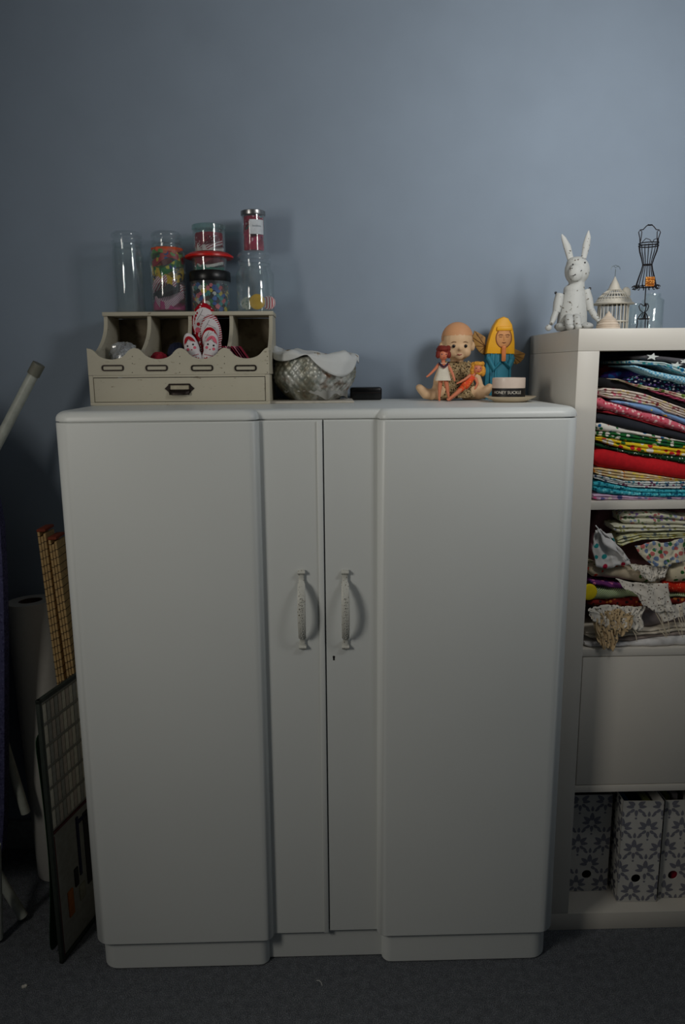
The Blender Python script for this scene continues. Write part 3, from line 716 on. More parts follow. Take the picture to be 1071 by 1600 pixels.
for s in (-1, 1): b.tube([(s * 2.1, -3.5, 14.2), (s * 1.5, -3.8, 14.45), (s * .9, -3.85, 14.3)], .07, 5)
obj('eyebrows', b, mat('brow_brown', (120, 80, 50), .7), bd)
M_leo = printed('leopard_knit', (150, 128, 92), [(46, 34, 26), (60, 44, 30), (190, 170, 130)], 200, .38)
def dress(u, v):
    a = 2 * PI * u; z = 9.6 - 8.9 * v; r = 2.2 + .9 * min(1, v * 4) + 2.2 * v ** 1.5
    return Vector((r * (1 + .05 * math.sin(9 * a) * v) * math.cos(a) * 1.08, r * .85 * (1 + .05 * math.sin(9 * a) * v) * math.sin(a) + .1 - 1.0 * v, z))
b = B().grid(dress, 40, 14, wu=True)
o = obj('dress', b, M_leo, bd, ang=180); md = o.modifiers.new('t', 'SOLIDIFY'); md.thickness = .002
b = B()
for s in (-1, 1): b.tube([(s * 2.2, 0, 8.6), (s * 3.3, -.3, 7.9)], [1.5, 1.4], 14)
obj('sleeves', b, M_leo, bd)

def fashion_doll(label, loc, skin, J, headc, headr, hairm, hair_fn, garments, rot=(0, 0, 0)):
    t = thing('fashion_doll', label, 'doll', loc); t.rotation_euler = rot
    b = B()
    for pts, rs in J: b.tube(pts, rs, 12)
    b.ell(headc, headr, 20, 14)
    b.ell((headc[0], headc[1] - headr[1] * .93, headc[2] - .1), (.14, .16, .16))
    obj('body', b, skin, t, fuse=.11, sm=2)
    h = B(); hair_fn(h); obj('hair', h, hairm, t, fuse=.13, sm=1)
    e = B()
    for s in (-1, 1): e.ell((headc[0] + s * headr[0] * .42, headc[1] - headr[1] * .86, headc[2] + .12), (.2, .1, .14), 8, 6)
    obj('eyes', e, mat('doll_eye', (50, 30, 70), .3), t)
    e = B().ell((headc[0], headc[1] - headr[1] * .9, headc[2] - headr[2] * .5), (.22, .1, .09), 8, 6); obj('lips', e, mat('doll_lips', (170, 40, 50), .4), t)
    for n, g, m, lb_ in garments:
        o = obj(n, g, m, t, ang=180, label=lb_)
    return t
M_skin = mat('doll_tan_skin', (205, 122, 88), .5, var=.03, vs=30, bmp=.02)
def hairR(h):
    for i in range(26):
        a = i * 2.4; z = 11.9 + 1.0 * math.cos(i * .9); rr = 1.25
        y = .45 + rr * .8 * math.sin(a); 
        h.ell((rr * math.cos(a), max(-.75, y), z), (.62, .62, .6), 8, 6)
    h.ell((0, .5, 12.0), (1.6, 1.4, 1.45)); h.ell((0, -.7, 12.55), (1.2, .7, .55)); h.ell((-1.35, -.2, 11.2), (.5, .7, .9)); h.ell((1.35, -.2, 11.2), (.5, .7, .9))
q = at(692, 624, 184.5)
d1 = B()
def dr1(u, v):
    a = 2 * PI * u; z = 9.25 - 4.2 * v; r = .95 + (.15 * v if v < .35 else .05 + .95 * (v - .35) ** 1.0)
    return Vector((r * 1.25 * math.cos(a), r * .85 * (1 + .06 * math.sin(7 * a) * v) * math.sin(a), z))
d1.grid(dr1, 32, 12, wu=True)
tr1 = B().tube([(-1.15, -.55, 9.35), (-.55, -1.0, 8.75), (0, -1.12, 8.35), (.55, -1.0, 8.75), (1.15, -.55, 9.35)], .16, 6)
tr2 = B().tube([(-1.2, -.6, 9.0), (-.6, -1.04, 8.4), (0, -1.16, 8.0), (.6, -1.04, 8.4), (1.2, -.6, 9.0)], .12, 6)
fashion_doll('small standing red-haired doll in white dress with navy striped collar', (q.x, 184.5, TB), M_skin,
    [([(0, 0, 10.4), (0, 0, 9.2)], [.45, .5]), ([(0, 0, 9.2), (0, 0, 7.6), (0, 0, 6.2), (0, 0, 5.2)], [.95, .75, .95, .85]),
     ([(-1.0, 0, 9.0), (-1.9, -.1, 7.9), (-2.9, -.3, 6.9), (-3.7, -.5, 6.2), (-4.2, -.6, 5.9)], [.42, .38, .32, .28, .2]),
     ([(1.0, 0, 9.0), (1.8, -.1, 7.7), (2.4, -.3, 6.4), (2.7, -.5, 5.4), (2.8, -.6, 4.8)], [.42, .38, .32, .3, .2]),
     ([(-.55, 0, 5.6), (-.75, 0, 3.2), (-.85, 0, .9), (-.85, -.2, .35), (-.85, -.8, .25)], [.62, .48, .3, .3, .22]),
     ([(.6, 0, 5.6), (1.1, 0, 3.2), (1.5, 0, .9), (1.6, -.2, .35), (1.7, -.8, .25)], [.62, .48, .3, .3, .22])],
    (0, -.1, 11.2), (1.15, 1.15, 1.35), mat('auburn_hair', (120, 34, 20), .7, var=.35, vs=300, bmp=.5), hairR,
    [('dress', d1, mat('dress_white', (214, 206, 188), .85), 'short sleeveless white dress'), ('collar_trim', tr1, mat('collar_navy', (46, 30, 56), .8), 'navy v-shaped collar trim'), ('collar_band', tr2, mat('collar_maroon', (96, 34, 50), .8), None)])
def hairY(h):
    for i in range(22):
        a = i * 2.4; h.ell((4.0 + 1.2 * math.cos(a), max(-.6, .5 + 1.0 * math.sin(a)), 7.9 + 1.1 * math.sin(i * 1.1)), (.6, .6, .6), 8, 6)
    h.ell((4.1, .5, 8.1), (1.6, 1.35, 1.5)); h.ell((4.2, -.6, 8.95), (1.2, .7, .55)); h.ell((5.3, 0, 7.2), (.7, .8, 1.3)); h.ell((2.8, 0, 7.2), (.5, .6, 1.0))
q = at(720, 624, 183.0)
su = B().tube([(2.75, 0, 6.1), (2.1, 0, 5.0), (1.2, 0, 4.0), (.7, 0, 3.4)], [.95, .82, 1.0, .95], 16).tube([(.9, -.1, 3.7), (-.2, -.2, 2.7)], [.75, .6], 12).tube([(.6, .3, 3.4), (-.5, .2, 2.4)], [.75, .6], 12)
fashion_doll('small blonde doll in orange playsuit reclining across the baby doll', (q.x, 183.0, TB), M_skin,
    [([(3.6, 0, 7.0), (3.0, 0, 6.3)], [.45, .5]), ([(2.9, 0, 6.2), (2.1, 0, 5.0), (1.2, 0, 4.0), (.6, 0, 3.3)], [.85, .7, .9, .85]),
     ([(2.2, -.5, 6.3), (.8, -1.0, 5.3), (-.4, -1.2, 4.7), (-1.3, -1.2, 4.3)], [.4, .32, .26, .18]),
     ([(3.5, -.3, 5.6), (3.9, -.8, 4.4), (3.4, -1.2, 3.3), (3.1, -1.3, 2.9)], [.4, .32, .26, .18]),
     ([(.6, -.2, 3.4), (-1.2, -.4, 1.9), (-2.8, -.5, .7), (-3.1, -.7, .4), (-3.5, -.9, .7)], [.6, .48, .32, .28, .2]),
     ([(.4, .3, 3.1), (-1.6, .2, 1.4), (-2.4, .2, .6), (-2.8, 0, .4), (-3.3, -.2, .7)], [.6, .48, .32, .28, .2])],
    (3.95, -.2, 7.8), (1.12, 1.12, 1.3), mat('blonde_hair', (214, 148, 48), .7, var=.3, vs=300, bmp=.5), hairY,
    [('playsuit', su, printed('orange_playsuit', (222, 84, 44), [(225, 60, 90), (235, 130, 70)], 160, .3), 'bright orange strapless playsuit')])

# ------------------------------------------------------------------ carved angel
ay = 195.5; aq = at(778, 626, ay)
ag = thing('wooden_angel', 'carved wooden angel with long yellow hair, blue robe and tan wings', 'figurine', (aq.x, ay, TB))
A2 = lambda px, py: ((px - 778) * .169, (625 - py) * .169)
M_blue = worn('angel_blue', (46, 128, 150), (30, 84, 104), .6, 30, .55, .15)
M_hairy = mat('angel_yellow', (232, 168, 22), .5, var=.08, vs=20)
M_face = mat('angel_face', (206, 146, 92), .6, var=.05, vs=30)
robe = [A2(*p) for p in ((757, 626), (755, 600), (756, 575), (757, 556), (765, 552), (795, 552), (799, 558), (800, 568), (795, 580), (796, 600), (798, 626))]
b = B().prism(robe, -1.6, 1.6, bev=.35)
obj('robe', b, M_blue, ag, label='blue painted robe')
b = B()
for px, a in ((764, 0), (771, 0), (793, 0)): b.tube([(A2(px, 556)[0], -1.7, A2(px, 556)[1]), (A2(px, 600)[0], -1.75, A2(px, 600)[1]), (A2(px, 625)[0], -1.7, .2)], [.25, .35, .4], 8)
b.tube([(A2(797, 562)[0], -1.6, A2(797, 562)[1]), (A2(790, 576)[0], -2.0, A2(790, 576)[1]), (A2(784, 568)[0], -2.1, A2(784, 568)[1])], [.7, .75, .4], 10)
b.tube([(A2(759, 562)[0], -1.6, A2(759, 562)[1]), (A2(768, 580)[0], -2.0, A2(768, 580)[1]), (A2(778, 570)[0], -2.1, A2(778, 570)[1])], [.7, .75, .4], 10)
obj('robe_folds', b, M_blue, ag)
hr = [A2(*p) for p in ((756, 557), (758, 543), (762, 528), (767, 515), (773, 506), (781, 502.5), (788, 505), (794, 514), (797, 526), (799, 540), (799.5, 558))]
b = B().prism(hr, -2.1, 1.3, bev=.5); obj('hair', b, M_hairy, ag, label='long straight yellow hair')
fc = A2(781.5, 534)
obj('fringe', B().box((fc[0], -2.35, fc[1] + 2.35), (3.9, .7, 1.1), .3), M_hairy, ag)
b = B(); b.ell((fc[0], -2.1, fc[1]), (1.95, .45, 2.4), 24, 14); b.box((fc[0], -2.45, fc[1] + .1), (.32, .5, 1.5), .12)
b.box((fc[0], -2.15, fc[1] + 1.75), (3.0, .5, .6), .2)
obj('face', b, M_face, ag)
b = B()
for s in (-1, 1):
    b.tube([(fc[0] + s * .35, -2.62, fc[1] + .75), (fc[0] + s * .9, -2.58, fc[1] + .85), (fc[0] + s * 1.4, -2.45, fc[1] + .7)], .09, 5)
    b.tube([(fc[0] + s * .45, -2.58, fc[1] + .35), (fc[0] + s * .85, -2.56, fc[1] + .22), (fc[0] + s * 1.25, -2.45, fc[1] + .35)], .07, 5)
b.tube([(fc[0] - .5, -2.52, fc[1] - 1.1), (fc[0], -2.56, fc[1] - 1.2), (fc[0] + .5, -2.52, fc[1] - 1.1)], [.06, .14, .06], 6)
b.tube([(fc[0] + 2.02 * math.cos(a), -2.12, fc[1] + 2.45 * math.sin(a)) for a in [i * 2 * PI / 28 for i in range(28)]], .1, 5, closed=True)
obj('painted_features', b, mat('feature_brown', (110, 62, 40), .7), ag)
b = B().box((A2(781.5, 0)[0], -2.6, A2(0, 557)[1]), (1.1, .8, 3.9), .3)
for s in (-.25, .0, .25): b.tube([(A2(781.5, 0)[0] + s, -3.02, A2(0, 566)[1]), (A2(781.5, 0)[0] + s * .8, -3.02, A2(0, 548)[1])], .12, 6)
obj('praying_hands', b, mat('hands_orange', (214, 130, 76), .6), ag)
M_wing = worn('wing_gold', (184, 138, 72), (120, 84, 44), .6, 40, .55, .1)
for pts in (((757, 532), (748, 526), (740, 522), (737, 532), (741, 545), (748, 554), (757, 559)), ((799, 548), (808, 552), (819, 557), (817, 564), (812, 570), (806, 573), (799, 571))):
    b = B().prism([A2(*p) for p in pts], .3, 1.0, bev=.15); wg = obj('wing', b, M_wing, ag)
    b = B(); root = A2(*pts[0]); e = [A2(*p) for p in pts[2:6]]; r2 = A2((pts[0][0] + pts[-1][0]) / 2, (pts[0][1] + pts[-1][1]) / 2)
    for q_ in e: b.tube([(r2[0], .25, r2[1]), (q_[0] * .93 + r2[0] * .07, .25, q_[1] * .93 + r2[1] * .07)], .09, 5)
    obj('feather_grooves', b, mat('groove_brown', (120, 84, 44), .7), wg)

# ------------------------------------------------------------------ candle on saucer
cy_ = 178.6; cq = at(797.5, 626, cy_)
pr = (at(838, 622, cy_).x - at(759, 622, cy_).x) / 2
sau = thing('saucer', 'small pale cream saucer under the candle', 'saucer', (cq.x, cy_, TB))
obj('dish', B().lathe([(0, 0), (pr * .6, 0), (pr * .63, .15), (pr * .98, 1.15), (pr, 1.35), (pr * .93, 1.35), (pr * .6, .5), (0, .45)], seg=56), mat('saucer_glaze', (206, 188, 160), .3, var=.04), sau)
cr_ = (at(820.5, 605, cy_).x - at(770, 605, cy_).x) / 2; cz0 = TB + .55; ch = at(797, 589, cy_).z - cz0 - .15
cx_ = (at(820.5, 605, cy_).x + at(770, 605, cy_).x) / 2
cd = thing('jar_candle', 'scented jar candle, cream above and black below, on the saucer', 'candle', (cx_, cy_, cz0))
hm = ch * .5
obj('glass_tumbler', B().lathe([(0, 0), (cr_ * .96, 0), (cr_, .2), (cr_, ch - .1), (cr_ * .97, ch), (cr_ * .93, ch), (cr_ * .93, ch - .9), (0, ch - 1.0)], seg=56), mat('candle_cream', (214, 196, 182), .3, var=.03), cd)
def lb2(u, v):
    a = -PI / 2 + PI * .98 * (2 * u - 1); return Vector((cr_ * 1.01 * math.cos(a), cr_ * 1.01 * math.sin(a), .15 + hm * v))
obj('black_label', B().grid(lb2, 60, 4), mat('label_black', (18, 16, 17), .5), cd, label='black wraparound label with pale lettering')
def bent_text(txt, size, r, a_left, z, m, parent, name):
    cu = bpy.data.curves.new(name, 'FONT'); cu.body = txt; cu.size = size; cu.resolution_u = 3; cu.extrude = .0
    o = bpy.data.objects.new('tmp', cu); C.objects.link(o)
    me = bpy.data.meshes.new_from_object(o.evaluated_get(bpy.context.evaluated_depsgraph_get())); bpy.data.objects.remove(o)
    bm = bmesh.new(); bm.from_mesh(me); bmesh.ops.subdivide_edges(bm, edges=[e for e in bm.edges if e.calc_length() > size * .3], cuts=2)
    bmesh.ops.triangulate(bm, faces=bm.faces)
    for v in bm.verts:
        a = a_left + v.co.x / r; v.co = Vector((r * math.cos(a), r * math.sin(a), z + v.co.y)) * S
    bm.to_mesh(me); bm.free(); me.materials.clear(); me.materials.append(m)
    q = bpy.data.objects.new(name, me); C.objects.link(q); q.parent = parent; return q
M_ltr = mat('letter_cream', (214, 208, 196), .6)
bent_text('HONEY SUCKLE', .98, cr_ * 1.025, -PI / 2 - 1.22, .15 + hm * .5, M_ltr, cd, 'lettering')
bent_text('scented candle', .5, cr_ * 1.025, -PI / 2 - .75, .15 + hm * .12, mat('letter_mauve', (130, 90, 104), .6), cd, 'small_lettering')

# ------------------------------------------------------------------ on top of the shelving unit
ZS = 149.0
M_chip = worn('chipped_white_wood', (188, 189, 185), (100, 94, 84), .6, 120, .62, .03, .8)
ry = 178.0; rq = at(901, 516, ry)
rb = thing('wooden_rabbit', 'tall chipped white wooden rabbit with jointed arms sitting on shelf corner', 'figurine', (rq.x, ry, ZS))
kk = .1525
R2 = lambda px, py: ((px - 901) * kk, (516 - py) * kk)
b = B()
def tor(u, v):
    a = 2 * PI * u; z = 9.9 * v + .1; r = 3.45 - 1.25 * v ** 1.3 + .25 * math.sin(PI * v)
    return Vector((r * math.cos(a) - 1.2 + .03 * z, r * .8 * math.sin(a), z))
b.grid(tor, 28, 10, wu=True); b.ell((-1.0, 0, 9.3), (2.45, 2.0, 1.5)); b.lathe([(0, .1), (3.45, .1)], (-1.2, 0, 0), sy=.8, seg=28); b.lathe([(0, 10.0), (2.2, 10.0)], (-.9, 0, 0), sy=.8, seg=28)
hc = R2(897.5, 427)
b.ell((hc[0], -.1, hc[1]), (2.85, 2.6, 3.2), 28, 18); b.ell((hc[0] - .9, -1.9, hc[1] - .6), (1.75, 1.2, 2.0)); b.ell((hc[0] - .4, -.3, hc[1] + 1.7), (2.2, 2.0, 1.4))
b.tube([(hc[0] * .6, 0, 9), (hc[0], 0, hc[1] - 2)], 1.8, 16)
obj('body', b, M_chip, rb, fuse=.2, sm=3)
for pts, rs in ((((887, 410), (881, 392), (875, 380), (872, 374)), (.75, .85, .55, .12)), (((907, 409), (910, 390), (912, 378), (912.5, 369)), (.6, .85, .65, .1))):
    P = [R2(*p) for p in pts]; b = B().tube([(x, .1, z) for x, z in P], list(rs), 14)
    for v in b.bm.verts: v.co.y = (v.co.y - .1) * .6 + .1
    obj('ear', b, M_chip, rb)
for side, sh, el, wr2, hd in ((-1, (872.5, 461), (867, 488), (858, 506), (854, 513)), (1, (912, 455), (919, 485), (931, 502), (935, 505))):
    s, e, w2, h = R2(*sh), R2(*el), R2(*wr2), R2(*hd)
    ua = obj('upper_arm', B().tube([(s[0], -.3, s[1]), ((s[0] + e[0]) / 2, -.6, (s[1] + e[1]) / 2), (e[0], -.9, e[1])], [.95, 1.1, .85], 12), M_chip, rb)
    obj('forearm', B().tube([(e[0], -.9, e[1] + .4), ((e[0] + w2[0]) / 2, -1.3, (e[1] + w2[1]) / 2), (w2[0], -1.8, max(.7, w2[1]))], [.72, .72, .42], 12).ell((h[0], -2.0, max(.75, h[1])), (.75, .6, .72)), M_chip, ua)
    obj('joint_peg', B().tube([(s[0] + side * .75, -.2, s[1] + .3), (s[0] + side * 1.15, -.2, s[1] + .3)], .3, 10), mat('peg_black', (18, 18, 22), .5), ua)
for px0 in (882.5, 894.5):
    x0 = R2(px0, 0)[0]
    obj('leg', B().tube([(x0, -2.0, 2.9), (x0 - .2, -3.4, 2.8), (x0 - .35, -4.4, 2.1), (x0 - .4, -4.8, .9)], [1.0, 1.0, .95, .85], 12).ell((x0 - .4, -5.2, .75), (.85, 1.2, .72)), M_chip, rb)
for s, px0 in ((-1, 872), (1, 914)):
    x0 = R2(px0, 0)[0]; obj('haunch', B().ell((x0 * .8, -1.0, 1.05), (1.9, 2.6, 1.0)), M_chip, rb)
b = B(); e1, e2 = R2(885, 420), R2(904, 417)
b.ell((e1[0], -2.75, e1[1]), (.2, .12, .2), 8, 6); b.ell((e2[0], -2.3, e2[1]), (.2, .12, .2), 8, 6)
m1 = [R2(881, 437), R2(885, 436.5), R2(888, 435)]
b.tube([(m1[0][0], -3.3, m1[0][1]), (m1[1][0], -3.65, m1[1][1]), (m1[2][0], -3.65, m1[2][1])], [.05, .08, .16], 6)
b.ell((R2(882.5, 426)[0], -3.55, R2(0, 426)[1]), (.14, .1, .12), 8, 6); b.ell((R2(897.5, 429)[0], -3.2, R2(0, 429)[1]), (.13, .1, .13), 8, 6)
obj('painted_face', b, mat('face_dark', (40, 38, 40), .6), rb)

# white wire birdcage
M_cage = mat('cage_cream', (206, 200, 186), .55, var=.06); cgy = 186.0
cq2 = at(957, 513, cgy); K = .158
cg = thing('birdcage', 'small ornamental cream birdcage with tiered pointed roof', 'birdcage', (cq2.x, cgy, ZS))
zz = lambda py: (513 - py) * K + .35
RB = 3.55
obj('base_ring', B().lathe([(0, .0), (RB + .3, .0), (RB + .3, .5), (RB, .7), (0, .7)], seg=32), M_cage, cg)
obj('middle_ring', B().tube([(RB * math.cos(a), RB * math.sin(a), zz(499)) for a in [i * 2 * PI / 32 for i in range(32)]], .18, 6, closed=True), M_cage, cg)
bar0 = None
for i in range(22):
    a = 2 * PI * i / 22
    if bar0 is None: bar0 = obj('cage_bar', B().tube([(0, 0, .5), (0, 0, zz(474))], .13, 6), M_cage, cg); o = bar0
    else: o = share(bar0, 'cage_bar', cg)
    o.location = (RB * S * math.cos(a), RB * S * math.sin(a), 0)
obj('eave', B().lathe([(RB - .2, zz(474)), (4.75, zz(473.5)), (4.85, zz(472)), (4.2, zz(469.5)), (3.9, zz(466)), (3.0, zz(464.5)), (RB - .6, zz(470))], seg=40), M_cage, cg)
b = B()
for i in range(30):
    a = 2 * PI * i / 30; ca, sa = math.cos(a), math.sin(a)
    b.tube([(4.1 * ca, 4.1 * sa, zz(468.5)), (3.5 * ca, 3.5 * sa, zz(463)), (2.6 * ca, 2.6 * sa, zz(457)), (1.5 * ca, 1.5 * sa, zz(452))], .1, 5)
for R_, py in ((3.6, 463.5), (2.7, 457.5)): b.tube([(R_ * math.cos(a), R_ * math.sin(a), zz(py)) for a in [i * 2 * PI / 36 for i in range(36)]], .16, 6, closed=True)
obj('roof_lattice', b, M_cage, cg)
obj('spire', B().lathe([(0, zz(452)), (1.7, zz(452)), (1.65, zz(451)), (1.35, zz(449)), (1.0, zz(443)), (.4, zz(436)), (.1, zz(432)), (0, zz(431))], seg=24), M_cage, cg)
obj('side_dome', B().lathe([(0, 0), (1.05, 0), (1.05, 1.0), (.8, 1.7), (.4, 2.05), (0, 2.15)], (2.75, -.4, zz(461)), 18), M_cage, cg)
b = B().tube([(0, 0, zz(432)), (0, 0, zz(421))], .07, 5)
for s in (-1, 1): b.tube([(0, 0, zz(419)), (s * .5, 0, zz(416)), (s * .95, 0, zz(418)), (s * 1.1, 0, zz(421.5))], .06, 5)
b.tube([(-.9, 0, zz(417.5)), (0, 0, zz(415)), (.7, 0, zz(418))], .06, 5)
obj('bird_finial', b, mat('finial_grey', (110, 120, 120), .5, .4), cg)
# small tiered ornament in front
oq = at(950.5, 513, 171)
on = thing('tiered_ornament', 'small beige tiered pagoda ornament before the birdcage', 'ornament', (oq.x, 171, ZS))
L_ = [(0, 0), (2.6, 0), (2.65, .3), (2.3, .9), (2.4, 1.1), (2.0, 1.6), (1.75, 2.0), (1.8, 2.2), (1.15, 2.7), (.8, 3.1), (.75, 3.3), (.3, 3.8), (0, 4.2)]
obj('dome', B().lathe([(r_, z_ * .98) for r_, z_ in L_], seg=32), mat('ornament_beige', (196, 180, 162), .6), on, ang=25)
obj('ribs', B().tube([(2.5 * math.cos(a), 2.5 * math.sin(a), .7) for a in [i * 2 * PI / 28 for i in range(28)]], .12, 5, closed=True).tube([(1.95 * math.cos(a), 1.95 * math.sin(a), 1.75) for a in [i * 2 * PI / 28 for i in range(28)]], .1, 5, closed=True), mat('ornament_beige', (196, 180, 162), .6), on)

# wire mannequin
my_ = 176.0; mq = at(1005.5, 513, my_); KM = .1497
mn = thing('wire_mannequin', 'dark wire dressmaker mannequin on scrolled stand', 'mannequin', (mq.x, my_, ZS))
M_wire = mat('dark_wire', (34, 30, 32), .5, .6, var=.2)
mz = lambda py: (513 - py) * KM + .2
prof = [(388, 2.1), (398, 1.85), (408, 1.35), (417, 1.0), (425, 1.25), (436, 1.75), (449, 2.25)]
w0 = None
for i in range(16):
    a = 2 * PI * i / 16
    if w0 is None: w0 = obj('wire', B().tube([(r_, 0, mz(p)) for p, r_ in prof], .09, 5), M_wire, mn); o = w0
    else: o = share(w0, 'wire', mn, rot=(0, 0, a))
def ring(R_, z, t_=.1, sy=.8, n=32): return B().tube([(R_ * math.cos(a), sy * R_ * math.sin(a), z) for a in [i * 2 * PI / n for i in range(n)]], t_, 6, closed=True)
for R_, p in ((2.12, 386), (2.12, 389.5), (1.02, 417), (2.3, 449)): obj('hoop', ring(R_, mz(p), .13, 1), M_wire, mn)
b = B()
for i in range(14):
    a = 2 * PI * i / 14; c_ = Vector((2.65 * math.cos(a), 2.65 * math.sin(a), mz(450)))
    t_ = Vector((math.cos(a), math.sin(a), 0))
    b.tube([c_ + t_ * .38 * math.cos(q_) + Vector((0, 0, .38 * math.sin(q_))) for q_ in [j * .7 for j in range(9)]], .1, 5)
obj('scroll_hem', b, M_wire, mn)
b = B()
for s in (-1, 1):
    b.tube([(s * 2.0, 0, mz(387)), (s * 2.15, 0, mz(378)), (s * 2.5, 0, mz(370)), (s * 2.2, 0, mz(366.5)), (s * 1.75, 0, mz(369)), (s * 1.8, 0, mz(377)), (s * 1.95, 0, mz(385))], .11, 5)
    b.tube([(s * 2.2, 0, mz(366.5)), (s * 1.5, 0, mz(366)), (s * .9, 0, mz(361.5)), (s * .4, 0, mz(359)), (0, 0, mz(359.5))], .12, 5)
    b.tube([(s * 1.9, -.9, mz(385)), (s * 1.3, -1.4, mz(380)), (s * .5, -1.6, mz(382)), (s * .0, -1.8, mz(387))], .09, 5)
obj('shoulders', b, M_wire, mn)
obj('neck_ring', ring(.5, mz(359.5), .1), M_wire, mn)
b = B().tube([(0, 0, mz(449)), (0, 0, mz(478))], .12, 6)
for a in (0, 2.1, 4.2):
    ca, sa = math.cos(a + .4), math.sin(a + .4)
    P = lambda r_, py: (r_ * ca, r_ * sa, mz(py))
    b.tube([P(.1, 478), P(.9, 474), P(1.25, 478), P(.9, 484), P(.3, 487), P(1.0, 492), P(1.4, 497), P(1.3, 504), P(1.55, 512.5)], .12, 5)
    b.tube([P(.1, 487), P(.5, 493), P(.2, 497), P(0, 490)], .09, 5)
obj('scrolled_stand', b, M_wire, mn); obj('stand_hoop', ring(1.25, mz(497), .1, 1), M_wire, mn)
q_ = at(1016, 440, my_ - 2.9)
o = obj('amber_brooch', B().box((0, 0, 0), (2.1, .4, 2.1), .15).tube([(-1, -.25, -.5), (1, -.25, -.5)], .1, 5).tube([(-1, -.25, 0), (1, -.25, 0)], .1, 5).tube([(-1, -.25, .5), (1, -.25, .5)], .1, 5), printed('amber_weave', (158, 92, 34), [(206, 150, 80), (100, 54, 20)], 240, .4)); o.location = q_ * S
tag(o, 'square amber woven tag clipped to the mannequin hem', 'tag')
# clear glass jars behind
for px0, px1, py, Y_, l_ in ((979, 1004, 474, 190, 'small clear glass tumbler between birdcage and mannequin'), (1003, 1036, 459, 188, 'clear glass bottle behind the wire mannequin at right')):
    a_, c_ = at(px0, 490, Y_), at(px1, 490, Y_); r_ = (c_.x - a_.x) / 2; hh = at(px0, py, Y_).z - ZS
    t = thing('glass_vessel', l_, 'glassware', ((a_.x + c_.x) / 2, Y_, ZS))
    obj('glass_body', B().lathe([(0, .3), (r_ * .9, .35), (r_ * .93, hh * .82), (r_ * .6, hh * .9), (r_ * .6, hh), (r_ * .68, hh), (r_ * .68, hh * .9), (r_, hh * .83), (r_, .2), (r_ * .95, .02), (0, .02)], seg=32), G, t, ang=60)

# ------------------------------------------------------------------ fabrics
class F: pass
def interp(pl, px, i):
    if px <= pl[0][0]: return pl[0][i]
    for a, b_ in zip(pl, pl[1:]):
        if px <= b_[0]:
            t = (px - a[0]) / (b_[0] - a[0]); return a[i] + (b_[i] - a[i]) * t
    a, b_ = pl[-2], pl[-1]; t = (px - a[0]) / (b_[0] - a[0]); t = min(t, 1.25); return a[i] + (b_[i] - a[i]) * t
XR = SX1 - T - .3; PILE = {True: {-99: 0}, False: {-99: 0}}
def folded(label, pl, m, Y=166.5, depth=26, folds=2, name='folded_fabric', cat='fabric', group=None, amp=.5, seed=None, xr=None):
    """a folded length of cloth: rounded fold edges to the front, following the given top and bottom lines"""
    seed = seed if seed is not None else hash(label) % 97 * 0 + len(label)
    rnd = random.Random(seed); ph = [rnd.uniform(0, 6.28) for _ in range(4)]
    p0 = at(pl[0][0], pl[0][1], Y); x0 = max(p0.x, SX0 + T + .15) if p0.x < SX0 + T + 3 else p0.x; x1 = xr or XR
    N = 29; tops_ = []; b = B(); M_ = 6 * folds + 1
    # pixel column that belongs to X at this depth (pixel columns are nearly linear in X)
    pa, pb = at(900, 700, Y).x, at(1071, 700, Y).x
    cols_ = []
    up_ = pl[0][1] < 790; lo_, hi_ = (110.74, 144.1) if up_ else (75.44, 108.8); H_ = PILE[up_] if Y < 170 else {}
    for i in range(N):
        x = x0 + (x1 - x0) * i / (N - 1); px = 900 + (x - pa) / (pb - pa) * 171
        zt = at(px, interp(pl, px, 1), Y).z; zb = at(px, interp(pl, px, 2), Y).z
        zb = max(zb, lo_); kx = int((x - 60) / 1.2)
        if H_: zb = max(zb, H_.get(kx, lo_) + .04)
        zt = min(hi_, max(zt, zb + .3)); tops_.append((kx, zt)); w_ = .12 * math.sin(x * .9 + ph[0]) ; endt = min(1, i / 1.5) if i < 2 else 1
        zt, zb = zt + w_ * 0, zb
        col = []
        prof_ = [(depth, 1.0)]
        for k_ in range(M_):
            t = k_ / (M_ - 1); bulge = abs(math.sin(PI * folds * t)) ** .6
            prof_.append((amp * (1 - bulge) + .25 * math.sin(x * .55 + ph[1]) + .15 * math.sin(x * 1.7 + ph[2] + 5 * round(t * folds)), 1 - t))
        prof_.append((depth, 0.0))
        for dy_, h in prof_:
            mid = (zt + zb) / 2; hh_ = zb + (zt - zb) * h
            if i == 0: hh_ = mid + (hh_ - mid) * .55
            col.append(b.bm.verts.new((x, Y + dy_ + (0.4 if i == 0 else 0), hh_)))
        cols_.append(col)
    n = len(cols_[0])
    for A_, D_ in zip(cols_, cols_[1:]):
        for k_ in range(n): b.bm.faces.new((A_[k_], D_[k_], D_[(k_ + 1) % n], A_[(k_ + 1) % n]))
    if Y < 170:
        for kx, z_ in tops_:
            for k2 in (kx - 1, kx, kx + 1): PILE[up_][k2] = max(PILE[up_].get(k2, 0), z_ if k2 == kx else 0)
    b.bm.faces.new(cols_[0]); b.bm.faces.new(cols_[-1])
    o = obj(name, b, m, ang=60); return tag(o, label, cat, group)
def up(*pts): return [(900 + x / 5.924, 530 + a / 5.924, 530 + c_ / 5.924) for x, a, c_ in pts]
def md_(*pts): return [(900 + x / 6.153, 780 + a / 6.153, 780 + c_ / 6.153) for x, a, c_ in pts]
W_ = (222, 216, 205)
folded('lilac and pink printed fabric at the very bottom of the upper pile', up((170, 1425, 1492), (600, 1462, 1490), (1013, 1468, 1488)), printed('f_lilac', (200, 170, 195), [(220, 110, 160), (90, 90, 140), W_], 70, .38), folds=2)
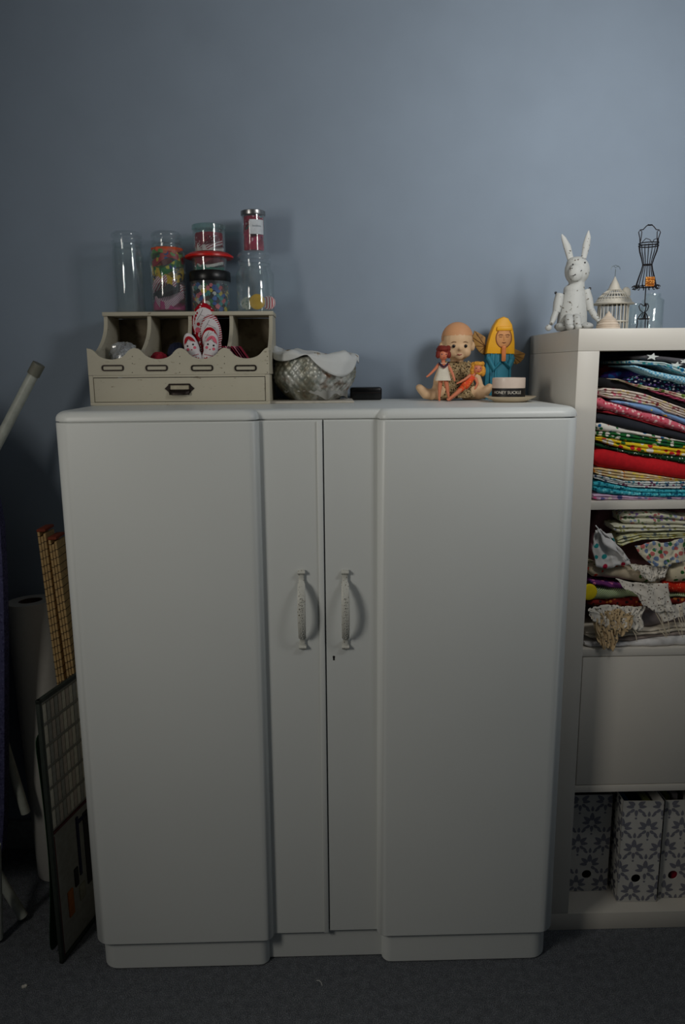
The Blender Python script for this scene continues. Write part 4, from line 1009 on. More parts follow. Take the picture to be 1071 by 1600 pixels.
folded('thick turquoise fabric with darker speckles near bottom of upper pile', up((178, 1300, 1418), (600, 1385, 1455), (1013, 1395, 1462)), printed('f_turq', (60, 165, 180), [(20, 90, 120), (120, 205, 210), (20, 110, 130)], 160, .42), folds=2)
folded('white fabric with blue print above the turquoise one', up((180, 1250, 1296), (500, 1318, 1372), (1013, 1318, 1388)), printed('f_blueprint', (205, 210, 208), [(40, 70, 110), (60, 130, 150), (120, 60, 90)], 110, .38), folds=3)
folded('cream and orange printed fabrics under the red cloth', up((180, 1185, 1246), (500, 1225, 1312), (1013, 1300, 1314)), printed('f_orange', (212, 186, 140), [(214, 130, 40), (225, 200, 90), W_], 100, .4), folds=3, Y=166.8)
folded('thick plain bright red folded cloth in the upper pile', up((188, 1005, 1178), (500, 1068, 1215), (1013, 1155, 1292)), mat('f_red', (190, 14, 26), .9, var=.12, vs=120), folds=1, amp=.9)
folded('dark green fabric with dotted edge lying on the red cloth', up((192, 950, 1000), (500, 1040, 1062), (1013, 1092, 1148)), printed('f_greenblack', (22, 62, 36), [(200, 200, 190), (14, 20, 24)], 190, .3), folds=1, Y=166.9)
folded('yellow and white flowered fabric in the upper pile', up((195, 900, 945), (500, 955, 1034), (1013, 1020, 1088)), printed('f_yellow', (222, 190, 40), [W_, (190, 40, 40), W_, (60, 110, 50)], 75, .42), folds=2)
folded('green fabric with white and red motifs above the yellow one', up((195, 850, 896), (500, 880, 950), (1013, 960, 1014)), printed('f_green', (30, 96, 44), [W_, (200, 170, 40), (30, 80, 60), W_], 80, .38), folds=2, Y=166.7)
folded('white fabric with red and blue figures under the charcoal cloth', up((197, 765, 846), (420, 828, 874), (1013, 945, 956)), printed('f_whitefig', W_, [(190, 40, 36), (30, 90, 140), (40, 110, 60)], 75, .32), folds=1, Y=166.6)
folded('plain charcoal folded fabric in the middle of the upper pile', up((200, 690, 760), (400, 720, 822), (700, 800, 872), (1013, 880, 940)), mat('f_charcoal', (34, 36, 44), .95), folds=1, amp=.8)
folded('dark red thin fabric under the pink floral one', up((260, 662, 690), (400, 692, 712), (700, 782, 796), (1013, 872, 878)), mat('f_darkred', (140, 14, 30), .9), folds=1, Y=167.0)
folded('pink floral padded fabric sagging across the upper pile', up((203, 520, 650), (260, 570, 658), (360, 596, 686), (700, 685, 776), (1013, 795, 868)), printed('f_pinkfloral', (206, 96, 112), [(232, 200, 200), (190, 60, 80), (235, 190, 185)], 130, .4), folds=1, amp=1.0)
folded('pale blue fabric with yellow spots above the pink floral', up((340, 560, 590), (700, 625, 680), (1013, 745, 790)), printed('f_paleblue', (120, 152, 196), [(220, 200, 80), (150, 175, 205)], 60, .3), folds=1, Y=166.3)
folded('cream and pink layered fabrics spread over the blue one', up((232, 450, 545), (390, 462, 556), (600, 500, 604), (1013, 650, 738)), printed('f_creampink', (222, 208, 196), [(212, 120, 140), (150, 60, 70), (226, 206, 150)], 85, .34), folds=4, amp=.8, Y=166.2)
folded('black fabric wedge under the cream flowered band', up((214, 355, 440), (400, 400, 455), (700, 500, 525), (1013, 600, 644)), mat('f_black', (14, 14, 18), .95), folds=1, Y=167)
folded('bright pink fabric fold at the right of the upper pile', up((722, 500, 535), (770, 508, 545), (1013, 578, 640)), mat('f_hotpink', (205, 84, 122), .9), folds=1, Y=166)
folded('cream band of fabric with green leaves and flowers', up((345, 372, 395), (500, 412, 440), (800, 472, 500), (1013, 520, 570)), printed('f_creamgreen', (216, 204, 178), [(110, 140, 60), (200, 130, 130)], 80, .36), folds=2, Y=165.8)
folded('navy fabric with white and lilac blossoms near the top', up((440, 368, 405), (560, 330, 440), (800, 385, 470), (1013, 432, 512)), printed('f_navy', (22, 24, 58), [(200, 200, 215), (120, 90, 170), (60, 140, 150)], 150, .38), folds=2, Y=168)
crumple('fabric_bundle', 'dark red fabric bundle at the back of the upper cubby', 'fabric', (at(964, 570, 180).x, 181, at(964, 592, 180).z - 1), (5.5, 5, 2.5), mat('f_maroonb', (110, 14, 34), .95), 4, .15)
crumple('fabric_bundle', 'purple and blue fabric bundle behind the navy floral', 'fabric', (at(985, 585, 172).x, 175, at(985, 592, 172).z - .8), (5.5, 4, 1.6), printed('f_purpleb', (50, 40, 110), [(90, 40, 120), (30, 80, 150)], 60, .4), 6, .12)
folded('blue gingham fabric folded open with printed top layer', up((510, 240, 262), (700, 300, 352), (900, 340, 430), (1013, 352, 448)), gingham('f_gingham', (88, 158, 190), (172, 205, 215), 220), folds=1, Y=165.2, depth=22)
folded('white fabric with turquoise flowers over the gingham', up((512, 196, 228), (760, 212, 246), (1013, 285, 350)), printed('f_turqfl', (196, 214, 214), [(40, 130, 180), (60, 170, 170)], 100, .42), folds=2, Y=164.9, depth=22)
folded('dark grey fabric with white stars at top of upper pile', up((620, 150, 190), (800, 165, 205), (1013, 190, 270)), mat('f_stargrey', (78, 76, 80), .9), folds=1, Y=165.3, depth=20)
for q_ in ((712, 162, 3.6), (935, 240, 3.4), (1010, 205, 3.0)):
    p = at(900 + q_[0] / 5.924, 530 + q_[1] / 5.924, 165.0); st = []
    for i in range(10):
        rr = (1.5 if i % 2 == 0 else .65) * q_[2] / 3.6; st.append((rr * math.sin(2 * PI * i / 10 + .2), rr * .55 * math.cos(2 * PI * i / 10 + .2)))
    o = obj('star_print', B().prism(st, 0, .05), mat('f_starwhite', (206, 210, 206), .9)); o.location = p * S
    o.parent = [c for c in C.objects if c.get('label', '').startswith('dark grey fabric with white stars')][0]
# middle cubby
M_crm = mat('f_linen', (206, 196, 178), .9, var=.08, vs=90); M_lin2 = mat('f_white_linen', (208, 206, 204), .9)
folded('white folded linen at the very bottom of the lower pile', md_((100, 1375, 1428), (600, 1382, 1422), (1052, 1330, 1410)), M_lin2, folds=1, Y=165.6)
folded('taupe folded linen above the bottom white linen', md_((180, 1325, 1372), (500, 1335, 1384), (1052, 1280, 1338)), mat('f_taupe', (160, 146, 138), .9), folds=1, Y=166.4)
folded('cream folded linen under the fringed shawl', md_((106, 1270, 1336), (500, 1255, 1335), (850, 1245, 1300), (1052, 1215, 1290)), M_crm, folds=2, Y=165.8)
folded('grey lilac satin fabric behind the fringes', md_((300, 1080, 1262), (600, 1075, 1255), (900, 1060, 1245), (1052, 1020, 1215)), mat('f_lilacgrey', (146, 136, 136), .6), folds=1, Y=166.8, amp=.8)
folded('dark red patterned fabric strip above the crocheted lace', md_((128, 978, 1030), (400, 960, 1030), (640, 955, 1040), (1052, 950, 1040)), printed('f_redstrip', (120, 34, 30), [(180, 110, 50), (40, 30, 30)], 100, .35), folds=1, Y=166.6)
folded('green and yellow swirl printed fabric in the lower pile', md_((135, 800, 985), (300, 850, 985), (620, 862, 950), (1052, 900, 950)), striped('f_greenswirl', (196, 200, 170), (112, 146, 70), 95, 'Z', rot=.7), folds=1, Y=166.2, amp=1.0)
y_ = at(921, 925, 165.9)
o = obj('yellow_dot', B().ell((0, 0, 0), (1.9, .5, 2.0)), mat('f_dotyellow', (214, 190, 20), .9)); o.location = y_ * S; o.parent = [c for c in C.objects if c.get('label', '').startswith('green and yellow swirl')][0]
folded('purple and pink thin fabric over the green swirl fabric', md_((140, 760, 800), (300, 790, 835), (520, 820, 862)), printed('f_purplepink', (110, 50, 110), [(200, 110, 150), (60, 40, 100)], 80, .4), folds=1, Y=165.9, xr=at(985, 915, 166).x)
folded('red dotted padded fabric at the right of the lower pile', md_((860, 830, 900), (900, 795, 955), (1052, 800, 955)), printed('f_reddots', (196, 40, 20), [(225, 180, 120)], 210, .18), folds=1, Y=165.4, amp=1.2)
folded('beige fabric with red and green flower sprigs', md_((143, 650, 735), (300, 650, 752), (560, 655, 775), (850, 700, 820)), printed('f_beigefl', (180, 166, 142), [(190, 50, 34), (70, 100, 50), (180, 166, 142)], 62, .28), folds=1, Y=165.8, amp=.9, xr=at(1040, 900, 166).x)
folded('cream fabric with strawberries at right of the lower pile', md_((885, 640, 790), (940, 612, 800), (1052, 612, 800)), printed('f_strawb', (206, 194, 164), [(170, 30, 50), (40, 90, 40)], 55, .24), folds=1, Y=165.0, amp=1.0)
folded('mauve velvet fabric at the back of the lower cubby', md_((175, 110, 640), (500, 110, 625), (1052, 105, 640)), mat('f_mauve', (110, 74, 80), .95), folds=3, Y=171.5, depth=24)
def sheet(label, P00, P10, P01, P11, m, waves=3, amp=.35, thick=.25, nu=24, nv=16, cat='fabric', name='draped_fabric', edge=0, sag=0):
    """a loose layer of cloth between four corners, rippled"""
    b = B(); seed = len(label)
    def fn(u, v):
        p = (P00 * (1 - u) + P10 * u) * (1 - v) + (P01 * (1 - u) + P11 * u) * v
        nz_ = mnoise.noise_vector(Vector((u * 3 + seed, v * 3, seed * .37))) 
        r = amp * math.sin(waves * PI * u + 2 * v + seed) + .4 * amp * math.sin((waves * 2 + 1) * PI * u - 3 * v + seed)
        e = edge * abs(math.sin(9 * PI * u)) * (v > .93)
        return p + Vector((nz_.x * 1.1, -abs(r) - .1 - .6 * abs(nz_.y), -sag * math.sin(PI * u) * (1 - v) - e + .3 * r + nz_.z * 1.0 - .9 * math.sin(PI * u) * v))
    b.grid(fn, nu, nv); o = obj(name, b, m, ang=180); md = o.modifiers.new('t', 'SOLIDIFY'); md.thickness = thick * S; md.offset = 1
    return tag(o, label, cat)
am = lambda x, y, Y: at(900 + x / 6.153, 780 + y / 6.153, Y)
PF1 = printed('f_floral1', (196, 194, 172), [(130, 106, 156), (166, 104, 100), (106, 130, 90), (140, 148, 172), (196, 194, 172)], 105, .44)
PF2 = printed('f_floral2', (202, 200, 178), [(110, 120, 150), (150, 150, 90), (196, 190, 170)], 110, .36)
folded('pale green floral fabric folded twice above the leafy drape', md_((410, 350, 440), (470, 360, 466), (700, 325, 400), (1052, 320, 378)), printed('f_floral3', (190, 190, 150), [(110, 120, 120), (170, 160, 90), (200, 196, 170)], 90, .4), folds=3, Y=165.6, amp=.8)
folded('small-sprigged pale floral fabric under the lilac rose one', md_((375, 235, 300), (480, 250, 330), (800, 250, 312), (1052, 255, 310)), PF2, folds=2, Y=165.4, amp=.8)
folded('pale floral fabric with lilac roses, topmost of the lower pile', md_((450, 170, 205), (500, 130, 240), (800, 118, 250), (1052, 160, 255)), PF1, folds=2, Y=165.8, amp=1.0)
sheet('colourful tropical leaf printed cloth draping over the lower pile', am(545, 430, 165.2), am(1045, 370, 165.2), am(730, 640, 164.2), am(1040, 570, 164.4), printed('f_tropic', (196, 190, 168), [(60, 116, 66), (100, 118, 150), (176, 96, 92), (128, 146, 172), (110, 130, 160)], 90, .48), 4, .5)
sheet('white cloth with teal and red spots sagging at left of lower pile', am(168, 280, 166), am(330, 330, 166), am(180, 640, 165.2), am(510, 600, 165.2), printed('f_tealdots', (206, 204, 200), [(40, 140, 140), (180, 30, 60), (206, 204, 200)], 50, .3), 2, .4)
sheet('folded white cloth edge with grey lining at upper left', am(168, 270, 164.7), am(240, 290, 164.7), am(420, 500, 164.4), am(516, 580, 164.4), M_lin2, 1, .2)
M_lace = None
def lace_material(name, col, scale, thr):
    scale *= .5; thr += .08
    m = bpy.data.materials.new(name); m.use_nodes = True; t = m.node_tree; p = t.nodes['Principled BSDF']
    p.inputs['Base Color'].default_value = srgb(col); p.inputs['Roughness'].default_value = .9
    v = t.nodes.new('ShaderNodeTexVoronoi'); v.inputs['Scale'].default_value = scale; t.links.new(coords(t), v.inputs[0])
    t.links.new(ramp(t, v.outputs['Distance'], [(thr, (0, 0, 0, 1)), (thr + .03, (1, 1, 1, 1))]), p.inputs['Alpha']); return m
LW = lace_material('lace_white', (206, 200, 188), 330, .2); LT = lace_material('lace_tan', (184, 160, 122), 300, .26)
sheet('white pleated lace trim laid over the beige flowered fabric', am(490, 625, 165.0), am(905, 612, 165.0), am(640, 730, 164.2), am(860, 745, 164.2), LW, 12, .25, .1, 60, 10, 'lace', 'lace_trim', .25)
sheet('white crocheted doily corner hanging down in the lower pile', am(360, 765, 165.0), am(860, 808, 165.0), am(650, 1000, 164.2), am(960, 1080, 164.2), LW, 3, .3, .12, 40, 20, 'lace', 'lace_doily', .3)
sheet('white scalloped lace edging across the left of the lower pile', am(118, 1030, 165.4), am(660, 1020, 165.4), am(140, 1150, 164.4), am(640, 1240, 164.4), LW, 10, .35, .12, 60, 16, 'lace', 'lace_edging', .5)
sheet('tan crocheted lace bunched at lower left of the pile', am(122, 1095, 165.0), am(430, 1075, 165.0), am(235, 1400, 163.9), am(380, 1395, 163.9), LT, 6, .5, .14, 60, 24, 'lace', 'crochet_lace', .3)
sheet('second tan crocheted scallop right of the bunched one', am(300, 1085, 164.8), am(545, 1070, 164.8), am(385, 1290, 164.0), am(520, 1230, 164.0), LT, 4, .35, .18, 40, 16, 'lace', 'crochet_lace', .3)
fr = thing('fringed_shawl', 'cream fringe strands hanging over the linens at right', 'shawl', am(900, 1050, 164.6))
b0 = am(900, 1050, 164.6)
sh_ = B()
def shf(u, v):
    p = (am(760, 1060, 164.9) * (1 - u) + am(1052, 985, 164.9) * u) * (1 - v) + (am(850, 1180, 164.3) * (1 - u) + am(1052, 1110, 164.3) * u) * v
    return p - b0 + Vector((0, -.3 * abs(math.sin(9 * u)), .1 * math.sin(14 * u)))
sh_.grid(shf, 24, 8); obj('shawl_edge', sh_, LW, fr)
M_fr = mat('fringe_cream', (196, 184, 160), .9)
for i, (x0_, y0_, x1_, y1_) in enumerate(((770, 1090, 880, 1330), (820, 1120, 890, 1310), (860, 1080, 900, 1290), (930, 1080, 1010, 1310), (970, 1090, 1030, 1330), (1000, 1040, 1045, 1230), (540, 1240, 590, 1370), (560, 1230, 620, 1300), (800, 1250, 870, 1330), (1020, 1000, 1050, 1180))):
    a_, c_ = am(x0_, y0_, 164.5) - b0, am(x1_, y1_, 163.9) - b0; m_ = (a_ + c_) / 2 + Vector((.3 * (-1) ** i, -.2, -.15))
    obj('fringe_strand', B().tube([a_, m_, c_], [.1, .12, .07], 6), M_fr, fr)

# ------------------------------------------------------------------ magazine files
M_fbox = mat('file_card_white', (188, 186, 180), .75, var=.03); M_fprint = mat('damask_print', (112, 112, 122), .75, var=.05); M_fin = mat('file_inside', (40, 40, 42), .9)
def motif(cx, cz, s):
    L = []
    off = lambda a, d, dz=0: (cx + d * s * math.cos(math.radians(a)), cz + dz * s + d * s * math.sin(math.radians(a)))
    for a, l_, w_ in ((90, 1.5, .8), (38, 1.45, .72), (142, 1.45, .72), (0, 1.3, .6), (180, 1.3, .6)): L.append(petal(*off(a, .42), l_ * s, w_ * s, math.radians(a)))
    for a, l_ in ((-90, 1.2), (-42, 1.0), (-138, 1.0)): L.append(petal(*off(a, .45, -.15), l_ * s, .55 * s, math.radians(a)))
    L.append(circ(cx, cz - 2.15 * s, .2 * s, 8))
    L += [petal(cx + q * .45 * s, cz + 2.2 * s, .95 * s, .42 * s, math.radians(90 - q * 55)) for q in (-1, 1)]
    L.append(petal(cx, cz + 2.15 * s, 1.0 * s, .5 * s, PI / 2))
    L += [petal(cx + q * 1.5 * s, cz - 1.5 * s, .9 * s, .4 * s, math.radians(90 + q * 35)) for q in (-1, 1)]
    return L
def clip_in(sh, w, h): return [(max(.05, min(w - .05, x)), max(.05, min(h - .05, z))) for x, z in sh]
def magfile(label, pxl, pxr, ytop, ybot, Y, ph, rz=0, hole=None, D=24):
    a_, c_ = at(pxl, (ytop + ybot) / 2, Y), at(pxr, (ytop + ybot) / 2, Y); w_ = min(c_.x, 93.0) - a_.x; z0 = T + .05; h_ = at(pxl, ytop, Y).z - z0
    t = thing('magazine_file', label, 'file box', (a_.x, Y, z0), rz, group=None)
    # front panel with a real finger hole
    hx, hz, hr_ = hole; n = 24; th = .25; b = B(); loops = []
    for yy in (0, th):
        inn = [b.bm.verts.new((hx + hr_ * math.cos(2 * PI * k / n), yy, hz + hr_ * math.sin(2 * PI * k / n))) for k in range(n)]
        mid = []
        for k in range(n):
            ca, sa = math.cos(2 * PI * k / n), math.sin(2 * PI * k / n)
            tx_ = ((w_ - hx) / ca if ca > 0 else hx / -ca) if abs(ca) > 1e-6 else 1e9; tz_ = ((h_ - hz) / sa if sa > 0 else hz / -sa) if abs(sa) > 1e-6 else 1e9
            t_ = min(tx_, tz_); mid.append(b.bm.verts.new((hx + ca * t_, yy, hz + sa * t_)))
        for k in range(n): b.bm.faces.new((inn[k], inn[(k + 1) % n], mid[(k + 1) % n], mid[k]))
        # corners
        for cx_2, cz_2 in ((0, 0), (w_, 0), (w_, h_), (0, h_)):
            cand = sorted(range(n), key=lambda k: (mid[k].co.x - cx_2) ** 2 + (mid[k].co.z - cz_2) ** 2)
            best = None
            for k in range(n):
                p1, p2 = mid[k].co, mid[(k + 1) % n].co
                if (abs(p1.x - cx_2) < 1e-4 and abs(p2.z - cz_2) < 1e-4) or (abs(p2.x - cx_2) < 1e-4 and abs(p1.z - cz_2) < 1e-4): best = k
            if best is not None and (mid[best].co - Vector((cx_2, yy, cz_2))).length > 1e-3: b.bm.faces.new((mid[best], mid[(best + 1) % n], b.bm.verts.new((cx_2, yy, cz_2))))
        loops.append(inn)
    for k in range(n): b.bm.faces.new((loops[0][k], loops[0][(k + 1) % n], loops[1][(k + 1) % n], loops[1][k]))
    obj('front_panel', b, M_fbox, t, smooth=False)
    for x_ in (.12, w_ - .12):
        obj('side_panel', B().prism([(th, 0), (D, 0), (D, h_ + .0), (D * .6, h_), (th, h_ - .02)], x_ - .12, x_ + .12, 'YZ'), M_fbox, t, smooth=False)
    obj('bottom', B().box((w_ / 2, D / 2, .12), (w_ - .5, D - .3, .24)), M_fbox, t); obj('back', B().box((w_ / 2, D - .12, h_ / 2), (w_ - .5, .24, h_ - .1)), M_fbox, t)
    shapes = []
    for i in range(-1, 3):
        for j in range(-1, 5):
            shapes += motif(w_ * .5 + (i - .5 + (j % 2) * .5) * 6.6 + ph, 2 + j * 6.0 + ph * .7, 1.5)
    b = B()
    for s_ in shapes:
        mx_, mz_ = sum(p[0] for p in s_) / len(s_), sum(p[1] for p in s_) / len(s_)
        if not (0.1 < mx_ < w_ - .1 and .1 < mz_ < h_ - .1) or (mx_ - hx) ** 2 + (mz_ - hz) ** 2 < (hr_ + .75) ** 2: continue
        b.decal(clip_in(s_, w_, h_), lambda x, z: 0, .02 + .0012 * (len(b.bm.verts) % 37), 1)
    obj('damask_pattern', b, M_fprint, t, smooth=False, kind='stuff')
    b = B()
    for s_ in shapes:
        s2 = [(x + D * .5 - w_ * .5, z) for x, z in s_]
        for dx in (-13.2, 0, 13.2):
            s3 = [(x + dx, z) for x, z in s2]; mx_, mz_ = sum(p[0] for p in s3) / len(s3), sum(p[1] for p in s3) / len(s3)
            if not (.1 < mx_ < D - .1 and .1 < mz_ < h_ - .1): continue
            s3 = clip_in(s3, D, h_); n_ = len(s3)
            b.bm.faces.new([b.bm.verts.new((-.03, x, z)) for x, z in s3])
    obj('side_damask_pattern', b, M_fprint, t, smooth=False, kind='stuff')
    return t, w_, h_, a_.x, z0
def hol(px, py, pxl, Y, r_): q = at(px, py, Y); l = at(pxl, py, Y); return (q.x - l.x, q.z - T - .05, r_)
t, w_, h_, fx, fz = magfile('grey damask magazine file at the left end of the bottom cubby', 893, 953, 1243, 1404, 172.5, 0, 0, hol(919.5, 1366, 893, 172.5, 1.25))
f2 = magfile('grey damask magazine file, middle one, turned slightly', 969, 1031, 1252, 1414, 168.2, 1.6, -.03, hol(996.5, 1372, 969, 168.2, 1.2))
f3 = magfile('grey damask magazine file, rightmost, with red paper behind its hole', 1034, 1094, 1251, 1409, 169.2, .6, 0, hol(1055, 1367, 1034, 169.2, 1.25))
for fi, (px_, py_, Y_, m_, l_, hgt) in enumerate(((985, 1240, 172, mat('pp_blue', (30, 90, 140), .5), 'blue booklet standing in the middle magazine file', 25), (1002, 1240, 173, mat('pp_dark', (30, 30, 36), .6), 'dark booklet standing in the middle magazine file', 24.6), (1014, 1244, 173, mat('pp_olive', (110, 116, 70), .6), 'olive booklet standing in the middle magazine file', 25.4), (1044, 1240, 174, mat('pp_lime', (120, 134, 40), .6), 'lime booklet standing in the rightmost magazine file', 26), (1056, 1240, 174, mat('pp_grey', (150, 145, 150), .6), 'pale grey booklet standing in the rightmost magazine file', 26.5), (1064, 1280, 171.5, mat('pp_red', (150, 24, 44), .6), 'red booklet inside the rightmost magazine file', 20))):
    q = at(px_, py_, Y_); o = obj('booklet', B().box((0, 8, hgt / 2), (1.3 if fi != 5 else 4, 16, hgt), .08), m_); o.location = Vector((q.x, Y_ if fi != 5 else 170.2, T + .4)) * S; tag(o, l_, 'booklet')

# ------------------------------------------------------------------ left side: paper roll, mats, boards, ironing board
M_roll = mat('roll_paper', (186, 184, 178), .6, var=.03)
ra, rt = Vector((-72.0, 180.5, 0)), None
tp = at(48, 943, 195); axis = (tp - Vector((-77.3, 192, 0)))
L0 = axis.length; q = axis.to_track_quat('Z', 'Y')
rl = thing('paper_roll', 'thick white paper roll standing upright left of the wardrobe', 'paper roll', (-77.3, 192, .9)); rl.rotation_euler = q.to_euler()
obj('paper', B().lathe([(3.1, 0), (6.2, 0), (6.3, .2), (6.3, L0 - .2), (6.2, L0), (3.1, L0)], seg=48, closed=True), M_roll, rl)
obj('cardboard_core', B().lathe([(2.6, .1), (3.05, .1), (3.05, L0 - .1), (2.6, L0 - .1)], seg=32, closed=True), mat('core_brown', (70, 50, 40), .9), rl)
obj('loose_edge', B().box((-2.6, -5.85, L0 / 2), (.12, .12, L0 - 4), .03, rot=(0, 0, .4)), M_roll, rl)

def rattan(name, label, p_top, p_bot, w_, d_, n):
    t = thing(name, label, 'mat bundle', p_bot); ax = p_top - p_bot; L = ax.length; t.rotation_euler = ax.to_track_quat('Z', 'Y').to_euler()
    return t, L
M_straw = mat('straw', (176, 146, 98), .8, var=.2, vs=120); M_stitch = mat('stitch_dark', (52, 34, 26), .8); M_rust = mat('rust_trim', (120, 48, 26), .8)
for px, py, l_, Y_ in ((63.5, 826, 'stitched straw mat folded tall with rust top, left one of the pair', 185.5), (80.5, 838, 'stitched straw mat folded tall with rust top, tucked against wardrobe side', 185)):
    a_ = at(px, py, Y_); L = a_.z
    b_ = at(px + 31, 1065, Y_); xb_ = a_.x + (b_.x - a_.x) * a_.z / (a_.z - b_.z)
    t = thing('straw_mat', l_, 'mat', (xb_ + 1.2, Y_, .1)); t.rotation_euler = (0, math.atan2(a_.x - xb_, L), 0)
    for i in range(3):
        hh = L - .7 * ((i * 2) % 3)
        lf = obj('mat_leaf', B().box(((i - 1) * .72, 0, hh / 2), (.66, 6.0, hh), .22), M_straw, t)
        s_ = B()
        for j in range(int(hh / 1.95)): s_.box(((i - 1) * .72, 0, 1 + j * 1.95 + .3 * i), (.71, 6.1, .16), 0)
        obj('stitching', s_, M_stitch, lf, smooth=False, kind='stuff')
    obj('rust_binding', B().box((0, 0, L + .1), (2.3, 6.3, .8), .3), M_rust, t)

bf = Vector((-65.6, 157.6, 0)); ang = math.radians(90 - 14.0)
bl = thing('framed_board', 'tall dark-framed clear board with printed rows leaning beside the wardrobe', 'board', bf); bl.rotation_euler = (0, 0, ang)
ztop = at(58, 1095, 157.6).z; Lb = 25
xa = (at(58, 1095, 157.6).x - bf.x)
bl.rotation_euler = Euler((0, 0, ang)); 
# local x runs back along the board, local y is its thickness
M_frm = mat('frame_darkgreen', (44, 50, 44), .5); M_brd = mat('board_face', (140, 138, 128), .7, var=.12)
b = B()
for c_, d_ in (((Lb / 2, 0, ztop - .5), (Lb, 1.0, 1.0)), ((Lb / 2, 0, .5), (Lb, 1.0, 1.0)), ((.5, 0, ztop / 2), (1.0, 1.0, ztop)), ((Lb - .5, 0, ztop / 2), (1.0, 1.0, ztop))): b.box(c_, d_, .12)
obj('frame', b, M_frm, bl)
zmid = at(83, 1308, 157.6).z
obj('backing', B().box((Lb / 2, .25, ztop / 2), (Lb - 1.8, .3, ztop - 1.8)), M_brd, bl)
obj('divider_strip', B().box((Lb / 2, -.05, zmid), (Lb - 2, .5, .6), .05), mat('strip_maroon', (80, 28, 30), .6), bl)
obj('lower_edge_strip', B().box((1.15, -.1, zmid / 2), (.5, .6, zmid - 1.5), .05), mat('strip_maroon', (80, 28, 30), .6), bl)
rows = 6; rh = (ztop - 1.4 - zmid - .6) / rows
M_slot = [mat('slat_pale', (204, 198, 180), .6), mat('slat_grey', (160, 158, 148), .6), mat('slat_mid', (184, 172, 158), .6)]
tm = [B().box((0, 0, 0), (1.25, .25, rh - .9), .06).mesh('card_strip', m) for m in M_slot]
for r_ in range(rows):
    for c_ in range(14):
        o = bpy.data.objects.new('card_strip', tm[(c_ * 7 + r_ * 3 + (c_ // 3)) % 3]); C.objects.link(o); o.parent = bl
        o.location = Vector((2.2 + c_ * 1.5, -.02, zmid + .6 + rh * (r_ + .5))) * S
for (x_, z_, w_, h_, m_) in ((6, 13.5, 2.2, 7, mat('pic_orange', (168, 96, 30), .7)), (9.0, 19, 1.6, 5, mat('pic_black', (20, 20, 20), .7)), (11, 13, 2.5, 4, mat('pic_cream', (140, 136, 116), .7)), (11, 27, 1.0, 16, mat('pic_navy', (30, 30, 60), .7)), (16, 24, 5, 20, mat('pic_charcoal', (44, 40, 40), .7)), (13, 34, 5, 1.0, mat('pic_navy', (30, 30, 60), .7))):  # printed shapes of the lower picture, the dark ones included
    obj('picture_patch', B().box((x_, -.0, z_ * .9), (w_, .3, h_), .25), m_, bl)
# green cutting mat, bowed, in front of the frame's left side
def cm(u, v):
    z = v; x_ = at(0, 0, 1).x * 0
    pts = [(75, 1503, 158.4), (79, 1400, 159), (73, 1280, 159.4), (60, 1180, 159.8), (53, 1150, 160)]
    return None
ctr = Vector((-69.0, 158.6, 0))
zz_ = [0, 12, 24, 36, 48, 55, 59.5]
pxs = [(75, 1503), (80, 1400), (74, 1320), (66, 1245), (58, 1185), (53, 1150)]
pp = [at(x_, y__, 158.6) for x_, y__ in pxs]; pp[0].z = .1
b = B(); dirv = Vector((math.cos(ang), math.sin(ang), 0)); L1 = 12
rowsv = []
for p in pp:
    rowsv.append([p + dirv * s_ for s_ in (0, 4, 8, L1)])
n_ = len(rowsv)
vv = [[b.bm.verts.new(p - ctr) for p in r_] for r_ in rowsv]
for i in range(n_ - 1):
    for j in range(3): b.bm.faces.new((vv[i][j], vv[i][j + 1], vv[i + 1][j + 1], vv[i + 1][j]))
o = obj('cutting_mat', b, mat('mat_green', (22, 70, 34), .6), ang=180); o.location = ctr * S
md = o.modifiers.new('t', 'SOLIDIFY'); md.thickness = .003; tag(o, 'bowed dark green cutting mat standing left of the framed board', 'cutting mat')
sd = o.modifiers.new('s', 'SUBSURF'); sd.levels = 2; sd.render_levels = 2; 

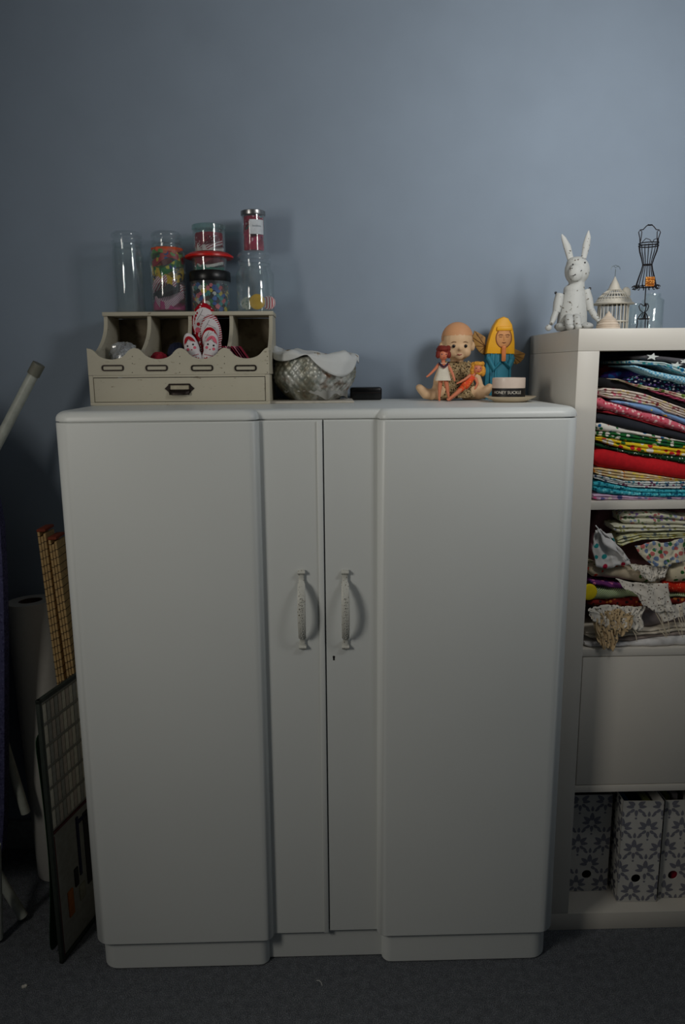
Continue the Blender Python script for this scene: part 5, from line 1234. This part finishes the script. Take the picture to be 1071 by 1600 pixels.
# ironing board, folded and stood on end at the left edge
ib = thing('ironing_board', 'folded ironing board with purple cover stood on end, left edge', 'ironing board', (-96, 178, 0))
e_ = lambda px, py: at(px, py, 178) - Vector((-96, 178, 0))
n1 = e_(5, 820)
right = [Vector((-14 + (n1.x + 14) * math.sin(a), 0, n1.z + (139 - n1.z) * math.cos(a) ** .9)) for a in [PI / 2 * k / 8 for k in range(1, 8)]] + [n1, e_(9.5, 900), e_(11.5, 1000), e_(11.5, 1150), e_(11, 1260), e_(8, 1320), e_(0, 1340)]
pl_ = [(p.x, p.z) for p in right]; xm = -14
pl_ = pl_ + [(2 * xm - x_, z_) for x_, z_ in reversed(pl_)]
pl_ = [(p[0], p[1]) for p in pl_]
obj('padded_cover', B().prism(pl_, -1.6, 1.6, bev=.5), printed('cover_purple', (78, 78, 112), [(92, 92, 128), (62, 62, 92)], 150, .4), ib)
M_tube = mat('tube_white', (176, 180, 170), .4)
p1, p2 = e_(45, 572), e_(-60, 775)
p1.y = p2.y = 5.5
g = obj('leg_frame', B().tube([p1, (p1 + p2) / 2, p2], 1.25, 14).tube([p2, (p2.x + 2, 4.5, 45), (p2.x + 6, 4, 25)], 1.2, 12), M_tube, ib)
p1b = p1 + (p1 - p2).normalized() * 0.6
obj('rubber_cap', B().tube([p1 + (p2 - p1).normalized() * 2.4, p1b], 1.5, 14), mat('cap_grey', (112, 112, 100), .6), ib, label='grey rubber end cap')
q1, q2 = at(-20, 1340, 172) - Vector((-96, 178, 0)), at(36, 1432, 172) - Vector((-96, 178, 0)); q2.z = max(q2.z, 1.3)
obj('foot_tube', B().tube([q1, q2], 1.25, 14), M_tube, ib); 
q3, q4 = at(-6, 1320, 166) - Vector((-96, 178, 0)), at(-1, 1478, 165) - Vector((-96, 178, 0)); q4.z = 1.2
obj('foot_tube', B().tube([q3, q4], 1.1, 14), M_tube, ib)

# ------------------------------------------------------------------ bits on the carpet
o = obj('paper_scrap', B().box((0, 0, .3), (1.1, .8, .5), .2, rot=(0, .2, .5)).ell((.3, .2, .35), (.4, .3, .35), 8, 6), mat('scrap_white', (205, 200, 190), .9)); o.location = Vector((-71.8, 150.8, 0)) * S; tag(o, 'tiny white paper scrap on the carpet at lower left', 'scrap')
o = obj('thread_scrap', B().tube([(-.8, 1.0, .15), (-.2, .8, .35), (.3, .2, .3), (.5, -.5, .15)], .1, 5), mat('thread_white', (190, 190, 186), .9)); o.location = Vector((-2.9, 149.5, 0)) * S; tag(o, 'curled white thread on the carpet before the wardrobe', 'thread')
